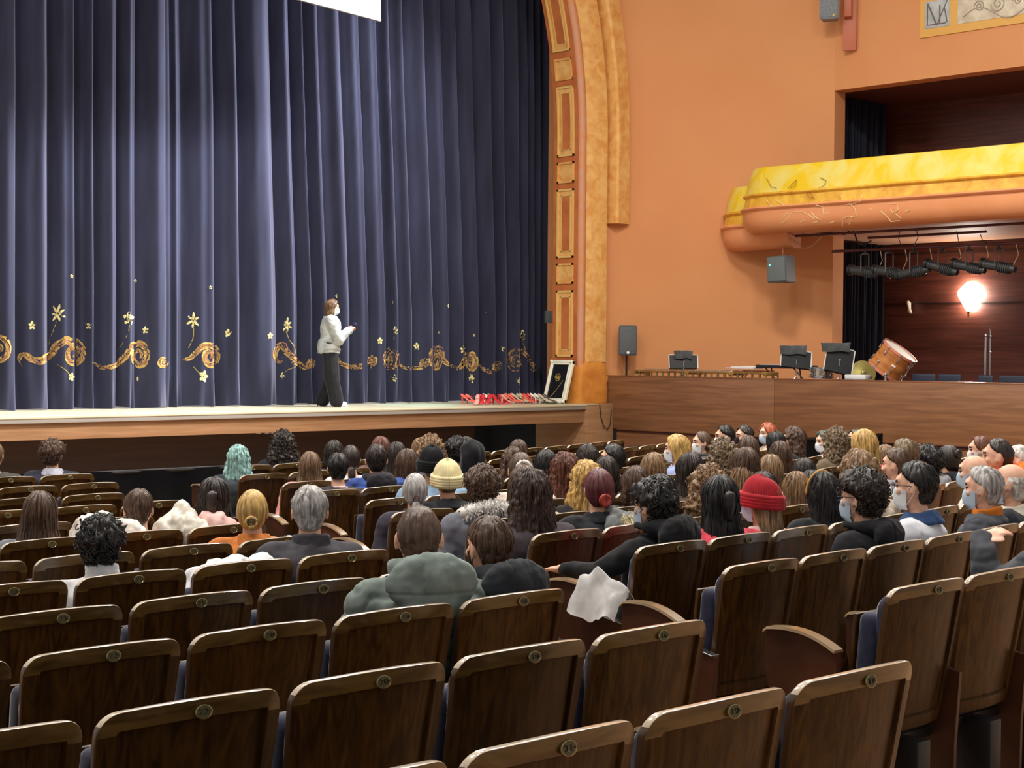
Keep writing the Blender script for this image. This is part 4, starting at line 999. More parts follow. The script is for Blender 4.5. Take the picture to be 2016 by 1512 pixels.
# ---------------------------------------------------------------- stage curtain
CD = 22.9
rc = random.Random(21); FOLDS = []
EP = [-115, -70, -30, 33, 96, 146, 183, 225, 264, 333, 366, 425, 474, 548, 584, 612, 642, 690, 724, 758, 782, 812, 850, 882, 912, 942, 972, 998, 1020, 1036, 1050, 1062, 1074, 1088, 1104]
for e0, e1 in zip(EP, EP[1:]):
    x0, x1 = PX(e0, CD)+.06, PX(e1, CD)+.06; n = 1
    A = min(.42, .16+.24*(x1-x0)+rc.uniform(0, .06))
    if e0 == 333: A = .03
    FOLDS.append((x0, x1-x0, A, rc.uniform(.1, .4), rc.random()*9))
FX = [f[0] for f in FOLDS]
import bisect
def fold_y(x, z):
    x = x+.035*noise.noise(Vector((z*.35, x*.5, 0)))+.05*(z-STZ-1.6)*max(0, min(1, (x-13.5)/4))*max(0, min(1, (23-x)/2.5))*(z > STZ+1.6)
    i = max(0, min(len(FOLDS)-1, bisect.bisect_right(FX, x)-1)); x0, w_, A, sk, s = FOLDS[i]; u = min(1, max(0, (x-x0)/w_))
    u2 = u**(1+sk); b = math.sin(PI*u2)
    sub = .028*math.sin(PI*2*(u*1.4+s))*b+.014*math.sin(PI*2*(u*2.9+s*2))*b
    low = max(0, 1-(z-STZ)/.5); b2 = .03*low*math.sin(u*13+s)
    return CD+.20-A*b-sub-b2
def march(px, py):
    D = CD-.42; r = ratio(px)
    while D < CD+.25:
        x = D*r; z = HT(px, py, x, D)
        if D >= fold_y(x, z): break
        D += .008
    return Vector((x, D, z))
ct = thing('stage_curtain', 'huge dark navy velvet stage curtain with painted gold scrolls and flowers', 'curtain', (15, CD, STZ))
bm = bmesh.new(); NU = 1900
zs = [STZ+.015]+list(np.linspace(STZ+.08, STZ+2.6, 22))+list(np.linspace(3.9, 13, 22))
def cp(u, v):
    z = zs[int(round(v*(len(zs)-1)))]; x = 8.2+15.2*u; return Vector((x, fold_y(x, z), z+(.012*math.sin(x*9) if v == 0 else 0)))
grid(bm, cp, NU, len(zs))
part('cloth', bm, velvet_mat(), ct, sharp=0, normals=False)
bm = bmesh.new(); box(bm, (23.1, 23.35, 6.5), (2.2, .1, 13)); part('black_leg', bm, black_cloth, ct)
gm = [mat('gilt paint light', srgb(206, 176, 96), .5, kind='noise', col2=srgb(150, 112, 62), scale=9), mat('gilt paint dark', srgb(120, 82, 52), .55, kind='noise', col2=srgb(160, 120, 74), scale=9), mat('gilt paint rose', srgb(170, 118, 92), .55)]
def ribbon(bm, pts, ws, mi=0):
    P = [march(*p) for p in pts]; prev = None
    for k, p in enumerate(P):
        q = P[min(k+1, len(P)-1)]; o = P[max(k-1, 0)]
        dx, dy = pts[min(k+1, len(P)-1)][0]-pts[max(k-1, 0)][0], pts[min(k+1, len(P)-1)][1]-pts[max(k-1, 0)][1]; l = math.hypot(dx, dy) or 1
        nx, ny = -dy/l*ws[k]/2, dx/l*ws[k]/2
        a = march(pts[k][0]+nx, pts[k][1]+ny); b = march(pts[k][0]-nx, pts[k][1]-ny)
        if (a-b).length > .1+ws[k]*.03: a = p+Vector((0, 0, .012)); b = p-Vector((0, 0, .012))
        for e in (a, b): e.y -= .010
        cur = (bm.verts.new(a), bm.verts.new(b))
        if prev and (cur[0].co-prev[0].co).length < .22 and (cur[1].co-prev[1].co).length < .22:
            f = bm.faces.new((prev[0], prev[1], cur[1], cur[0])); f.material_index = mi
        prev = cur
def spline(P, n=8):
    out = []; P = [P[0]]+P+[P[-1]]
    for i in range(1, len(P)-2):
        for k in range(n):
            t = k/n; out.append(tuple(.5*((2*P[i][j])+(-P[i-1][j]+P[i+1][j])*t+(2*P[i-1][j]-5*P[i][j]+4*P[i+1][j]-P[i+2][j])*t*t+(-P[i-1][j]+3*P[i][j]-3*P[i+1][j]+P[i+2][j])*t**3) for j in (0, 1)))
    return out+[P[-2]]
def swirl(tail, cx, cy, r0, a0, turns, d, w0, sx=1., seed=0):
    """brushed tail running into a spiral; d = +1 or -1 turning direction"""
    pts = list(spline(tail)) if tail else []; n = int(turns*26)
    for k in range(n+1):
        a = a0+d*2*PI*turns*k/n; r = r0*(1-.86*k/n); pts.append((cx+r*math.cos(a)*sx, cy+r*math.sin(a)))
    m = len(pts); rr = random.Random(seed); bm = bmesh.new()
    W = [w0*(.35+.65*min(1, (k+3)/(m*.35)))*(1 if k < m*.6 else 1-.75*(k-m*.6)/(m*.4)) for k in range(m)]
    for j, (off, wk, mi) in enumerate(((-.34, .34, 0), (-.02, .40, 1), (.33, .36, 0), (.12, .14, 2), (-.2, .12, 0), (.48, .12, 2))):
        a = int(m*rr.uniform(0, .08)); b = m-int(m*rr.uniform(0, .12)); Q = []
        for k in range(a, b):
            p, q = pts[min(k+1, m-1)], pts[max(k-1, 0)]; dx, dy = p[0]-q[0], p[1]-q[1]; l = math.hypot(dx, dy) or 1; o = off*W[k]+.6*math.sin(k*.5+j)
            Q.append((pts[k][0]-dy/l*o, pts[k][1]+dx/l*o))
        ribbon(bm, Q, [max(.8, W[k]*wk*(.8+.3*math.sin(k*.7+j*2))) for k in range(a, b)], mi)
    part('gold_scroll', bm, gm, ct, sharp=0, normals=False)
fm = [mat('flower gold', srgb(226, 214, 150), .5), mat('flower ochre', srgb(160, 140, 70), .5)]
def flower(px, py, r, n=5, sx=.8, rot=0., stem=None):
    bm = bmesh.new()
    for k in range(n):
        a = -PI/2+rot+2*PI*k/n; L = r*(1.15 if n >= 6 and k % 2 == 0 else 1.); c, s = math.cos(a), math.sin(a)
        ribbon(bm, [(px+c*L*t*sx, py+s*L*t) for t in (.12, .4, .7, 1.)], [r*.16, r*(.5 if n < 6 else .32), r*(.55 if n < 6 else .3), r*.12], 0)
        ribbon(bm, [(px+c*L*t*sx+.4, py+s*L*t+.4) for t in (.1, .5)], [r*.14, r*.1], 1)
    if stem: ribbon(bm, spline(stem, 5), [1.5]*(len(spline(stem, 5))), 1)
    part('gold_flower', bm, fm, ct, sharp=0, normals=False)
swirl([(-20, 662), (-8, 658)], -3, 690, 26, -PI/2, 1.4, 1, 12, .9, 1)
swirl([(42, 722), (37, 706), (46, 697), (60, 706), (80, 710), (95, 700), (112, 680), (130, 668)], 144, 697, 25, -1.9, 1.7, 1, 15, .85, 2)
swirl([(181, 714), (205, 724), (228, 718), (245, 702), (258, 684)], 272, 701, 26, -2.2, 1.6, 1, 13, .8, 3)
swirl(None, 320, 712, 12, 0, 1.3, 1, 8, .8, 4)
swirl([(358, 708), (375, 704), (388, 690), (402, 680)], 412, 702, 23, -1.8, 1.6, 1, 13, .75, 5)
swirl([(612, 722), (600, 724), (585, 716), (572, 702), (560, 690)], 551, 702, 24, -1.2, .8, -1, 13, .6, 6)
swirl(None, 612, 717, 10, PI*.8, 1.3, 1, 7, .9, 7)
swirl([(664, 704), (672, 716), (690, 722), (712, 720)], 733, 712, 10, 2.2, 1.4, 1, 11, .8, 8)
swirl([(783, 716), (800, 725), (820, 724)], 836, 716, 9, 2.2, 1.4, 1, 9, .8, 9)
swirl(None, 769, 709, 25, 1.2, 1.8, -1, 13, .55, 10)
swirl([(895, 724), (880, 716), (868, 704)], 858, 708, 24, -.6, 1.6, -1, 12, .5, 11)
swirl([(895, 727), (906, 722), (914, 712)], 926, 714, 22, 2.6, 1.6, 1, 12, .6, 12)
swirl([(936, 712), (950, 726), (966, 732)], 980, 722, 10, 2.4, 1.2, 1, 9, .8, 13)
swirl([(1054, 728), (1046, 716), (1034, 698), (1022, 691)], 1014, 711, 21, -1.2, 1.7, -1, 11, .7, 14)
swirl(None, 1050, 722, 10, 0, 1.1, 1, 6, .5, 15)
for a in [(62, 641, 9, 5), (173, 641, 8, 5), (140, 544, 4.5, 5), (265, 553, 4, 5), (413, 566, 4, 5), (285, 650, 8, 5), (448, 656, 9, 5), (531, 661, 7, 5), (661, 583, 4, 4), (771, 595, 3.5, 4), (881, 602, 3.5, 4), (956, 615, 3.5, 4), (747, 671, 7, 5), (819, 682, 8, 5), (911, 688, 8, 5), (932, 660, 3, 4), (987, 686, 7, 5), (863, 655, 3, 4)]: flower(*a)
for a in [(113, 617, 16, 7, .9, .2, [(111, 632), (104, 650), (97, 668), (96, 680)]), (252, 627, 14, 5, .8, .1, [(254, 640), (250, 658), (240, 676), (231, 690)]), (379, 631, 15, 6, .8, .1, [(380, 645), (379, 665), (370, 685)]),
          (140, 742, 9, 5, .7, .3, [(112, 718), (128, 728), (137, 738)]), (400, 741, 12, 5, .75, .3, [(380, 722), (389, 732), (398, 740)]), (563, 640, 13, 7, .75, .2, [(562, 652), (568, 668), (578, 682), (582, 700)]), (555, 740, 7, 4, .7, 0, [(556, 736), (566, 728), (582, 722)]),
          (777, 651, 9, 5, .5, 0, [(776, 660), (772, 675)]), (775, 746, 9, 5, .6, .2), (927, 746, 9, 5, .7, .2, [(925, 735), (928, 744)]), (1020, 750, 8, 5, .7, .2), (1027, 660, 11, 5, .5, .1, [(1027, 670), (1034, 690), (1042, 706)]), (270, 746, 5, 4, .6, 0)]: flower(*a)
# projection screen hanging over the stage, only its lower corner in view
c0 = onY(745, 38, 20.4); d_ = Vector((-.978, -.208, 0))
t = thing('projection_screen', 'bright white projection screen hanging above the stage, lower corner visible', 'screen', c0)
scr = mat('lit screen', (.9, .92, .92), .6, emit=(.95, 1, 1), estr=.9)
bm = bmesh.new(); n_ = Vector((-.208, .978, 0)); R = []
for s in (0, 5.5): R.append([d_*s, d_*s+Vector((0, 0, 3.4)), d_*s+n_*.03+Vector((0, 0, 3.4)), d_*s+n_*.03])
loft(bm, R); obj('screen_surface', bm, scr, t)
bm = bmesh.new(); tube(bm, [Vector((.0, 0.02, -.03)), d_*5.5+Vector((0, .02, -.03))], .03); tube(bm, [n_*.05+Vector((.02, 0, -.05)), n_*.05+Vector((.02, 0, 3.4))], .02); obj('screen_frame', bm, mat('grey trim', srgb(150, 152, 150), .4), t)
sl = bpy.data.lights.new('cyan_spill_light', 'SPOT'); sl.energy = 3500; sl.color = (.25, .95, 1); sl.spot_size = math.radians(9); sl.spot_blend = .6  # spot added to lay a cyan spill on the stage floor
so_ = bpy.data.objects.new('cyan_spill_light', sl); C.objects.link(so_); so_.location = (15, 17, 10); tg = Vector((PX(820, 21.9), 21.9, STZ)); so_.rotation_euler = (tg-so_.location).to_track_quat('-Z', 'Y').to_euler()
# ---------------------------------------------------------------- speaker on the stage
def st_person():
    D = 22.0; x = PX(650, D); Hh = EYE-(590-YH(650))*DEP(x, D)/F-STZ
    J = dict(tor=[(.80, -.01, .165, .115), (.90, -.01, .175, .125), (1.0, 0, .155, .11), (1.12, 0, .145, .105), (1.25, .0, .16, .115), (1.34, 0, .17, .10), (1.385, 0, .12, .07), (1.42, .005, .06, .056)],
             neck=((0, .0, 1.39), (0, .025, 1.49)), head=(0, .035, 1.555),
             arms=[((-.165, .0, 1.335), (-.20, .09, 1.06), (-.06, .29, 1.20)), ((.165, 0, 1.335), (.20, .12, 1.06), (.05, .30, 1.22))],
             hd=[((.35, .75, .55), (-.5, .1, .8)), ((-.45, .75, .45), (.5, .1, .8))], fist=True, curl=.75,
             legs=[((-.085, -.01, .84), (-.10, .04, .46), (-.12, -.10, .09)), ((.085, -.01, .84), (.09, .02, .46), (.09, .10, .09))])
    s = Hh/1.685
    root = thing('person', 'person speaking on the stage in a light grey top and wide black trousers, masked', 'person', (x, D, STZ), math.radians(-126)); root.scale = (s, s, s)
    bm = bmesh.new(); prim_body(bm, J); me = remesh(bm, .0065, 3)
    for m in SKIN: me.materials.append(m)
    me.shade_smooth(); o = bpy.data.objects.new('body', me); C.objects.link(o); o.parent = root
    bm = bmesh.new(); J2 = dict(J); prim_top(bm, J2, .05, .90)
    for s_, e, w_ in J['arms']: cap(bm, Vector(e)+Vector((0, 0, -.01)), Vector(e).lerp(Vector(w_), .8), .078, .06)
    loft(bm, [ering(z, y, rx, ry) for z, y, rx, ry in [(.84, -.03, .20, .17), (.95, -.02, .215, .185), (1.06, -.01, .20, .175)]])
    me = remesh(bm, .009, 3); lumps(me, .02, 8, 1); lumps(me, .008, 22, 5); me.shade_smooth(); child('sweater', me, cloth('cloth 166 170 168', (166, 170, 168)), root)
    child('neckband', collar_mesh('crew'), cloth('cloth 176 180 178', (176, 180, 178)), root, (0, .01, 1.425))
    bm = bmesh.new(); tube(bm, [Vector((.205*math.cos(a), -.01+.155*math.sin(a), 1.0-.02*math.sin(a))) for a in [2*PI*k/40 for k in range(41)]], .012, 8); box(bm, (.10, .165, .96), (.05, .03, .09), .008)
    tube(bm, [(-.10, .10, 1.38), (-.02, .16, 1.2), (.08, .17, 1.0)], .007, 6); obj('waist_strap', bm, black_metal, root)
    bm = bmesh.new(); box(bm, (0, -.01, .86), (.34, .25, .22), .08, 4)
    for h, k, a in J['legs']: cap(bm, h, k, .120, .120); cap(bm, k, Vector(a)+Vector((0, 0, .0)), .120, .115)
    me = remesh(bm, .012, 4); lumps(me, .025, 7, 2, (1, 1, .4)); me.shade_smooth(); child('trousers', me, cloth('cloth 24 25 28', (30, 31, 34)), root)
    bm = bmesh.new()
    for h, k, a in J['legs']:
        a = Vector(a); cap(bm, a+Vector((0, -.02, -.03)), a+Vector((0, .13, -.045)), .045, .036); box(bm, (a.x, a.y+.05, .014), (.09, .27, .028), .012)
    me = remesh(bm, .008, 3); me.shade_smooth(); child('trainers', me, mat('white leather', srgb(214, 210, 210), .5), root)
    child('hair', hair_mesh('bob', 1), hmat((112, 82, 52)), root, J['head']); child('face_mask', simple(('mask',), mask_fn), mat('mask pale', srgb(196, 212, 222), .8), root, J['head'])
    mt = thing('microphone', 'dark hand-held microphone raised to chest height by the person on stage', 'microphone', root.matrix_basis @ Vector((.0, .335, 1.24)))
    mt.rotation_euler = (math.radians(-35), .2, math.radians(-126)); bm = bmesh.new(); lathe(bm, [(.0, -.12), (.013, -.12), (.016, .03), (.02, .05), (0, .055)], 14); obj('handle', bm, black_metal, mt)
    bm = bmesh.new(); ball(bm, (0, 0, .075), (.03, .03, .035), 14, 10); obj('foam_windshield', bm, mat('blue foam', srgb(34, 44, 74), .95), mt)
st_person()
# shoes laid out on the stage
def heel_shoe(bm, h=.085):
    secs = [(-.115, h+.052, .026, .024), (-.09, h+.035, .030, .034), (-.05, h+.008, .030, .030), (.0, .5*h+.01, .028, .018), (.05, .034, .036, .022), (.09, .026, .037, .020), (.12, .018, .020, .012), (.130, .014, .006, .006)]
    loft(bm, [[Vector((rx*math.cos(a), y, z+rz*math.sin(a)*(1 if math.sin(a) > 0 else .5))) for a in [2*PI*k/16 for k in range(16)]] for y, z, rx, rz in secs])
    tube(bm, [(0, -.098, h+.02), (0, -.092, h*.5), (0, -.088, 0)], [.018, .010, .008], 8)
    tube(bm, [Vector((.024*math.cos(a), -.06+.055*math.sin(a), h+.045-.03*math.sin(a))) for a in [2*PI*k/20 for k in range(21)]], .004, 6)
HS = bmesh.new(); heel_shoe(HS); hs_me = bpy.data.meshes.new('heeled_shoe'); bmesh.ops.recalc_face_normals(HS, faces=HS.faces[:]); HS.to_mesh(hs_me); HS.free(); sharpen(hs_me, 40)
RED, COR, BEI, WHT, GRY, PNK = (196, 44, 50), (222, 92, 70), (196, 180, 152), (236, 230, 222), (86, 66, 62), (228, 160, 146)
shoes = [(922, 21.9, COR, 60, 0, 'coral'), (931, 21.9, COR, 60, 0, 'coral'), (939, 21.35, PNK, -30, 0, 'pale pink'), (949, 21.4, RED, -35, 0, 'red'), (957, 21.7, RED, 80, 0, 'red'), (961, 21.35, RED, -40, 0, 'red'), (965, 21.9, WHT, 60, 0, 'off-white'), (973, 21.8, BEI, 100, 0, 'beige'), (979, 21.35, RED, 20, 0, 'deep red'), (985, 21.9, PNK, -80, 0, 'pink'), (991, 21.4, RED, 15, 0, 'deep red'), (996, 21.9, PNK, -80, 0, 'pink'), (999, 21.3, PNK, 95, 0, 'pale pink'),
         (1008, 21.7, COR, 55, 0, 'orange-red'), (1015, 21.65, COR, 55, 0, 'orange-red'), (1022, 21.75, BEI, 60, 0, 'beige'), (1031, 21.8, BEI, 60, 0, 'beige'), (1037, 21.8, BEI, 60, 0, 'beige'), (1041, 21.4, COR, 40, 0, 'coral'), (1045, 21.75, RED, 60, 0, 'red'), (1052, 21.75, COR, 55, 0, 'coral'), (1058, 21.7, WHT, 60, 0, 'white'), (1066, 21.55, WHT, 60, 0, 'white'), (1074, 21.4, BEI, 60, 0, 'beige'), (1083, 21.35, GRY, 60, 0, 'dark brown')]
for i, (px, D, c, rz, _, nm) in enumerate(shoes):
    o = bpy.data.objects.new('heeled_shoe', hs_me); C.objects.link(o); o.location = (PX(px, D), D, STZ+.003); o.rotation_euler = (0, 0, math.radians(rz+160)); o.scale = (1.2, 1.1, 1.1)
    if not hs_me.materials: hs_me.materials.append(None)
    o.material_slots[0].link = 'OBJECT'; o.material_slots[0].material = mat('leather %s' % nm, srgb(*c), .35)
    tag(o, '%s heeled shoe, %s from the left in the line of shoes on the stage' % (nm, (NTH)[i]), 'shoe', 'shoes lined up at the front of the stage')
# white ornate frame leaning on the arch
t = thing('picture_frame', 'white ornate frame with a dark picture leaning against the foot of the arch', 'frame', (21.3, 21.35, STZ+.005), 0)
M = Matrix.Rotation(math.radians(16.5), 4, 'Y')
def fr(bm, y0, y1, z0, z1, w_, x0, x1, mi=0, bev=.01):
    for (a, b, c, d) in ((y0, y1, z0, z0+w_), (y0, y1, z1-w_, z1), (y0, y0+w_, z0, z1), (y1-w_, y1, z0, z1)): box(bm, ((x0+x1)/2, (a+b)/2, (c+d)/2), (x1-x0, b-a, d-c), bev, 2, M, mi)
bm = bmesh.new(); fr(bm, -.28, .28, 0, .80, .075, -.03, .03); fr(bm, -.265, .265, .015, .785, .03, -.042, -.02); fr(bm, -.215, .215, .065, .735, .02, -.036, -.02)
for sy in (-1, 1):
    for z in (.03, .77): ball(bm, M @ Vector((-.04, sy*.25, z)), .03, 10, 8)
obj('frame', bm, mat('white carved frame', srgb(226, 226, 204), .5, kind='noise', col2=srgb(240, 238, 222), scale=30, bump=.5), t)
bm = bmesh.new(); box(bm, (0, 0, .40), (.02, .44, .68), 0, 1, M); pc = obj('dark_picture', bm, mat('dark glass', (.012, .013, .016), .12), t)
bm = bmesh.new(); q = [M @ Vector((-.013, .03+.07*(1-k/50)*math.cos(k*.3), .47+.085*(1-k/50)*math.sin(k*.3))) for k in range(46)]; tube(bm, q, .007, 6); tube(bm, [M @ Vector((-.013, .12, .1)), M @ Vector((-.013, .02, .22)), M @ Vector((-.013, -.12, .42))], .005, 6); obj('painted_scroll', bm, gm[0], pc)
# cable loops and small things on the pier
bm = bmesh.new(); tube(bm, [(21.95, 20.84, STZ-.02), (21.98, 20.83, STZ-.25), (22.05, 20.82, STZ-.42), (22.14, 20.82, STZ-.46), (22.22, 20.83, STZ-.38), (22.26, 20.84, STZ-.1)], .008, 6)
tag(obj('hanging_cable', bm, black_metal), 'black cable loop hanging on the wooden pier beside the stage', 'cable')
# outlet under the stage lip
p0 = onY(622, 856, 20.9); bm = bmesh.new()
for dx in (-.16, .0, .12): box(bm, (p0.x+dx, 22.2, p0.z), (.07, .05, .07), .006)
# (kept against the recessed base, in the shadow of the lip)
tag(obj('socket_strip', bm, mat('white plastic', srgb(220, 220, 220), .4)), 'small white sockets under the stage lip', 'socket')
# cabinet fixing beside the curtain
p = onY(1085, 624, 21.75); bm = bmesh.new(); box(bm, (p.x-.02, 21.8, p.z), (.16, .08, .22), .01); box(bm, (p.x+.02, 21.75, p.z), (.06, .04, .2), .005); tag(obj('wall_box', bm, mat('grey box', srgb(70, 78, 80), .5)), 'small grey box on the inside of the arch beside the curtain', 'box')
# ---------------------------------------------------------------- things in the side box
BF = 1.54
def loud(name_, label, w_, d_, h_, taper, loc, rot, col=(.05, .055, .06), logo=None, grp=None):
    t = thing(name_, label, 'loudspeaker', loc, 0, grp); t.rotation_euler = rot
    bm = bmesh.new(); loft(bm, [[Vector((-w_/2, -d_/2, z)), Vector((w_/2, -d_/2, z)), Vector((w_/2*taper, d_/2, z)), Vector((-w_/2*taper, d_/2, z))] for z in (-h_/2, h_/2)])
    bmesh.ops.bevel(bm, geom=bm.edges[:], offset=.015, segments=3, affect='EDGES'); obj('cabinet', bm, mat('speaker shell %s' % str(col), col, .5), t)
    bm = bmesh.new(); box(bm, (0, -d_/2-.004, 0), (w_*.88, .014, h_*.9), .006); obj('grille', bm, mat('grille %s' % str(col), [c*.8+.01 for c in col], .7, kind='noise', col2=[c*1.5+.01 for c in col], scale=90, bump=.6), t)
    if logo: bm = bmesh.new(); lathe(bm, [(0, 0), (logo, 0), (logo, .005), (0, .006)], 20, Matrix.Translation((0, -d_/2-.011, -h_*.40)) @ Matrix.Rotation(PI/2, 4, 'X')); obj('badge', bm, mat('badge', srgb(230, 230, 230), .4), t)
    return t
def at_px(px, x): return Vector((x, x/ratio(px), 0))
p = at_px(1233, 22.52); zt = HT(1233, 641, p.x, p.y); zb = HT(1233, 700, p.x, p.y)
yawc = math.radians(-38)
spk = loud('loudspeaker', 'dark grey loudspeaker with round white badge on a pole at the box corner', .34, .30, zt-zb, .7, (p.x, p.y, (zt+zb)/2), (0, 0, yawc), (.075, .085, .09), .026)
t = thing('speaker_stand', 'thin black pole stand under the loudspeaker beside the arch', 'stand', (p.x, p.y, BF))
bm = bmesh.new(); tube(bm, [(0, 0, .0), (0, 0, zb-BF)], .018); obj('pole', bm, black_metal, t)
for k in range(3):
    a = k*2*PI/3+.5; bm = bmesh.new(); tube(bm, [(0, 0, .12), (.12*math.cos(a), .12*math.sin(a), .01)], .01); obj('leg', bm, black_metal, t)
def music_stand(px, ytop, ybot, wpx, xx, label, tilt=0., clothdx=0.):
    p = at_px(px, xx); z1, z0 = HT(px, ytop, xx, p.y), HT(px, ybot, xx, p.y); w_ = wpx/(F*.95/DEP(xx, p.y))
    t = thing('music_stand', label, 'music stand', (xx, p.y, BF), yawc)
    M = Matrix.Translation((0, 0, (z0+z1)/2-BF)) @ Matrix.Rotation(tilt, 4, 'Y') @ Matrix.Rotation(math.radians(-14), 4, 'X')
    bm = bmesh.new(); box(bm, (0, 0, 0), (w_, .012, z1-z0), .004, 1, M); box(bm, (0, .03, -(z1-z0)/2), (w_, .07, .012), .003, 1, M); d = obj('desk', bm, mat('matt black desk', (.008, .01, .012), .5), t)
    bm = bmesh.new(); box(bm, (w_/2+.012, .01, .0), (.022, .01, (z1-z0)*1.02), .002, 1, M); box(bm, (-w_/2-.008, .01, .0), (.014, .01, (z1-z0)*1.02), .002, 1, M); box(bm, (0, .012, (z1-z0)/2+.008), (w_, .01, .02), .002, 1, M); obj('sheet_music', bm, mat('white paper', srgb(226, 224, 222), .7), t)
    bm = bmesh.new(); tube(bm, [(0, -.02, 0.02), (0, -.02, (z0+z1)/2-BF)], .011); tube(bm, [(0, -.03, (z0+z1)/2-BF), (0, .02, (z0+z1)/2-BF+.02)], .02); obj('column', bm, steel, t)
    for k in range(3): a = k*2*PI/3+.9; bm = bmesh.new(); tube(bm, [(0, -.02, .16), (.16*math.cos(a), .16*math.sin(a)-.02, .01)], .008); obj('leg', bm, steel, t)
    return t, p, z1, w_
def cloth_over(p, z1, w_, dx, label, grp=None):
    bm = bmesh.new(); rr = random.Random(int(p.y*100))
    def P(u, v):
        s = (v-.5)*2; x = (u-.5)*w_; h = .10*(1-abs(s))**.6; return Vector((x+.012*s+.008*math.sin(v*9+u*3), .035*math.tanh(s*4)+.008*math.sin(u*11), .035-max(0, abs(s)-.15)*.17-.02*max(0, abs(s)-.6)*math.sin(u*9+s)+.012*noise.noise(Vector((u*3, v*3, p.y)))))
    grid(bm, P, 26, 26); r = bmesh.ops.solidify(bm, geom=bm.faces[:], thickness=.008)
    o = obj('draped_cloth', bm, cloth('cloth 108 112 114', (112, 116, 118)), None, 0, (p.x, p.y, z1+.045), (0, 0, yawc)); tag(o, label, 'cloth', 'grey cloths over the music stands'); o.location.x += dx*CY; o.location.y -= dx*SY
a = music_stand(1345, 699, 725, 52, 22.75, 'black music stand with a grey cloth, nearest the loudspeaker'); cloth_over(a[1], a[2], .33, 0, 'grey cloth over the music stand nearest the loudspeaker')
a = music_stand(1567, 690, 724, 56, 22.75, 'black music stand with white sheets standing in the middle of the box', .12); cloth_over(a[1], a[2], .45, -.05, 'grey cloth over the middle music stand')
a = music_stand(1652, 684, 734, 52, 22.85, 'tilted black music stand beside the dark curtain', .22); cloth_over(a[1], a[2], .48, -.06, 'grey cloth over the tilted music stand')
# mallet instruments
def mallets(px0, px1, xx, label, col):
    y0, y1 = at_px(px0, xx).y, at_px(px1, xx).y; L = y0-y1; t = thing('xylophone', label, 'xylophone', (xx, (y0+y1)/2, BF)); zt = .20
    bm = bmesh.new()
    for s in (-1, 1):
        for dx in (-.17*(1+s*.15), .17*(1-s*.1)): tube(bm, [(dx, s*L/2, 0), (dx, s*L/2, zt)], .014)
    for dx in (-.19, -.02, .15): tube(bm, [(dx, -L/2, zt), (dx, L/2, zt)], .016)
    box(bm, (-.0, L/2, zt-.01), (.42, .05, .06), .01); box(bm, (0, -L/2, zt-.01), (.36, .05, .06), .01); obj('frame', bm, mat('gilt frame', srgb(190, 150, 84), .3, metal=.5), t)
    n = max(6, int(L/.07))
    for k in range(n):
        y = -L/2+.06+(L-.12)*k/(n-1)
        for j, (cx, w_) in enumerate(((-.13, .19+.03*k/n), (.09, .15))):
            if j and k % 7 in (2, 6): continue
            bm = bmesh.new(); box(bm, (cx, y, zt+.03+.012*j), (w_, .042, .012), .004); obj('bar', bm, col, t)
    for k in range(n//2):
        y = -L/2+.1+(L-.2)*k/(n//2-1); bm = bmesh.new(); tube(bm, [(-.18, y, zt), (-.18, y, zt-.16+.05*k/n)], .02, 10); obj('resonator', bm, brass, t)
    return t
rosewood = mat('rosewood bars', srgb(96, 52, 36), .3); silver = mat('silver bars', srgb(214, 206, 196), .25, metal=.7)
mallets(1264, 1362, 22.85, 'gold-framed xylophone with bright bars next to the loudspeaker pole', silver)
mallets(1368, 1448, 22.8, 'marimba-like xylophone in the middle with pale resonators', silver)
mallets(1456, 1518, 22.85, 'dark rosewood xylophone beside the keyboard', rosewood)
p = at_px(1465, 23.2); bm = bmesh.new(); box(bm, (0, 0, 0), (.28, .62, .02), .006); box(bm, (0, -.12, .025), (.2, .3, .03), .01); box(bm, (.03, .15, .02), (.2, .2, .02), .005); tag(obj('paper_stack', bm, mat('white paper', srgb(226, 224, 222), .7), None, 35, (p.x, p.y, HT(1465, 725, p.x, p.y))), 'white stack of papers lying over the xylophones', 'papers')
p = at_px(1548, 23.2); t = thing('electric_keyboard', 'long black keyboard on thin legs behind the middle music stand', 'keyboard', (p.x, p.y, BF)); zk = HT(1548, 722, p.x, p.y)-BF
bm = bmesh.new(); box(bm, (0, 0, zk), (.3, 1.1, .06), .01); obj('case', bm, mat('keyboard black', (.02, .02, .022), .4), t); bm = bmesh.new(); box(bm, (-.06, 0, zk+.033), (.14, .95, .008), .001); obj('keys', bm, mat('white paper', srgb(226, 224, 222), .7), t)
for s in (-1, 1):
    bm = bmesh.new(); tube(bm, [(-.1, s*.3-.1, 0), (.1, s*.3+.1, zk)], .012); tube(bm, [(.1, s*.3-.1, 0), (-.1, s*.3+.1, zk)], .012); obj('leg', bm, steel, t)
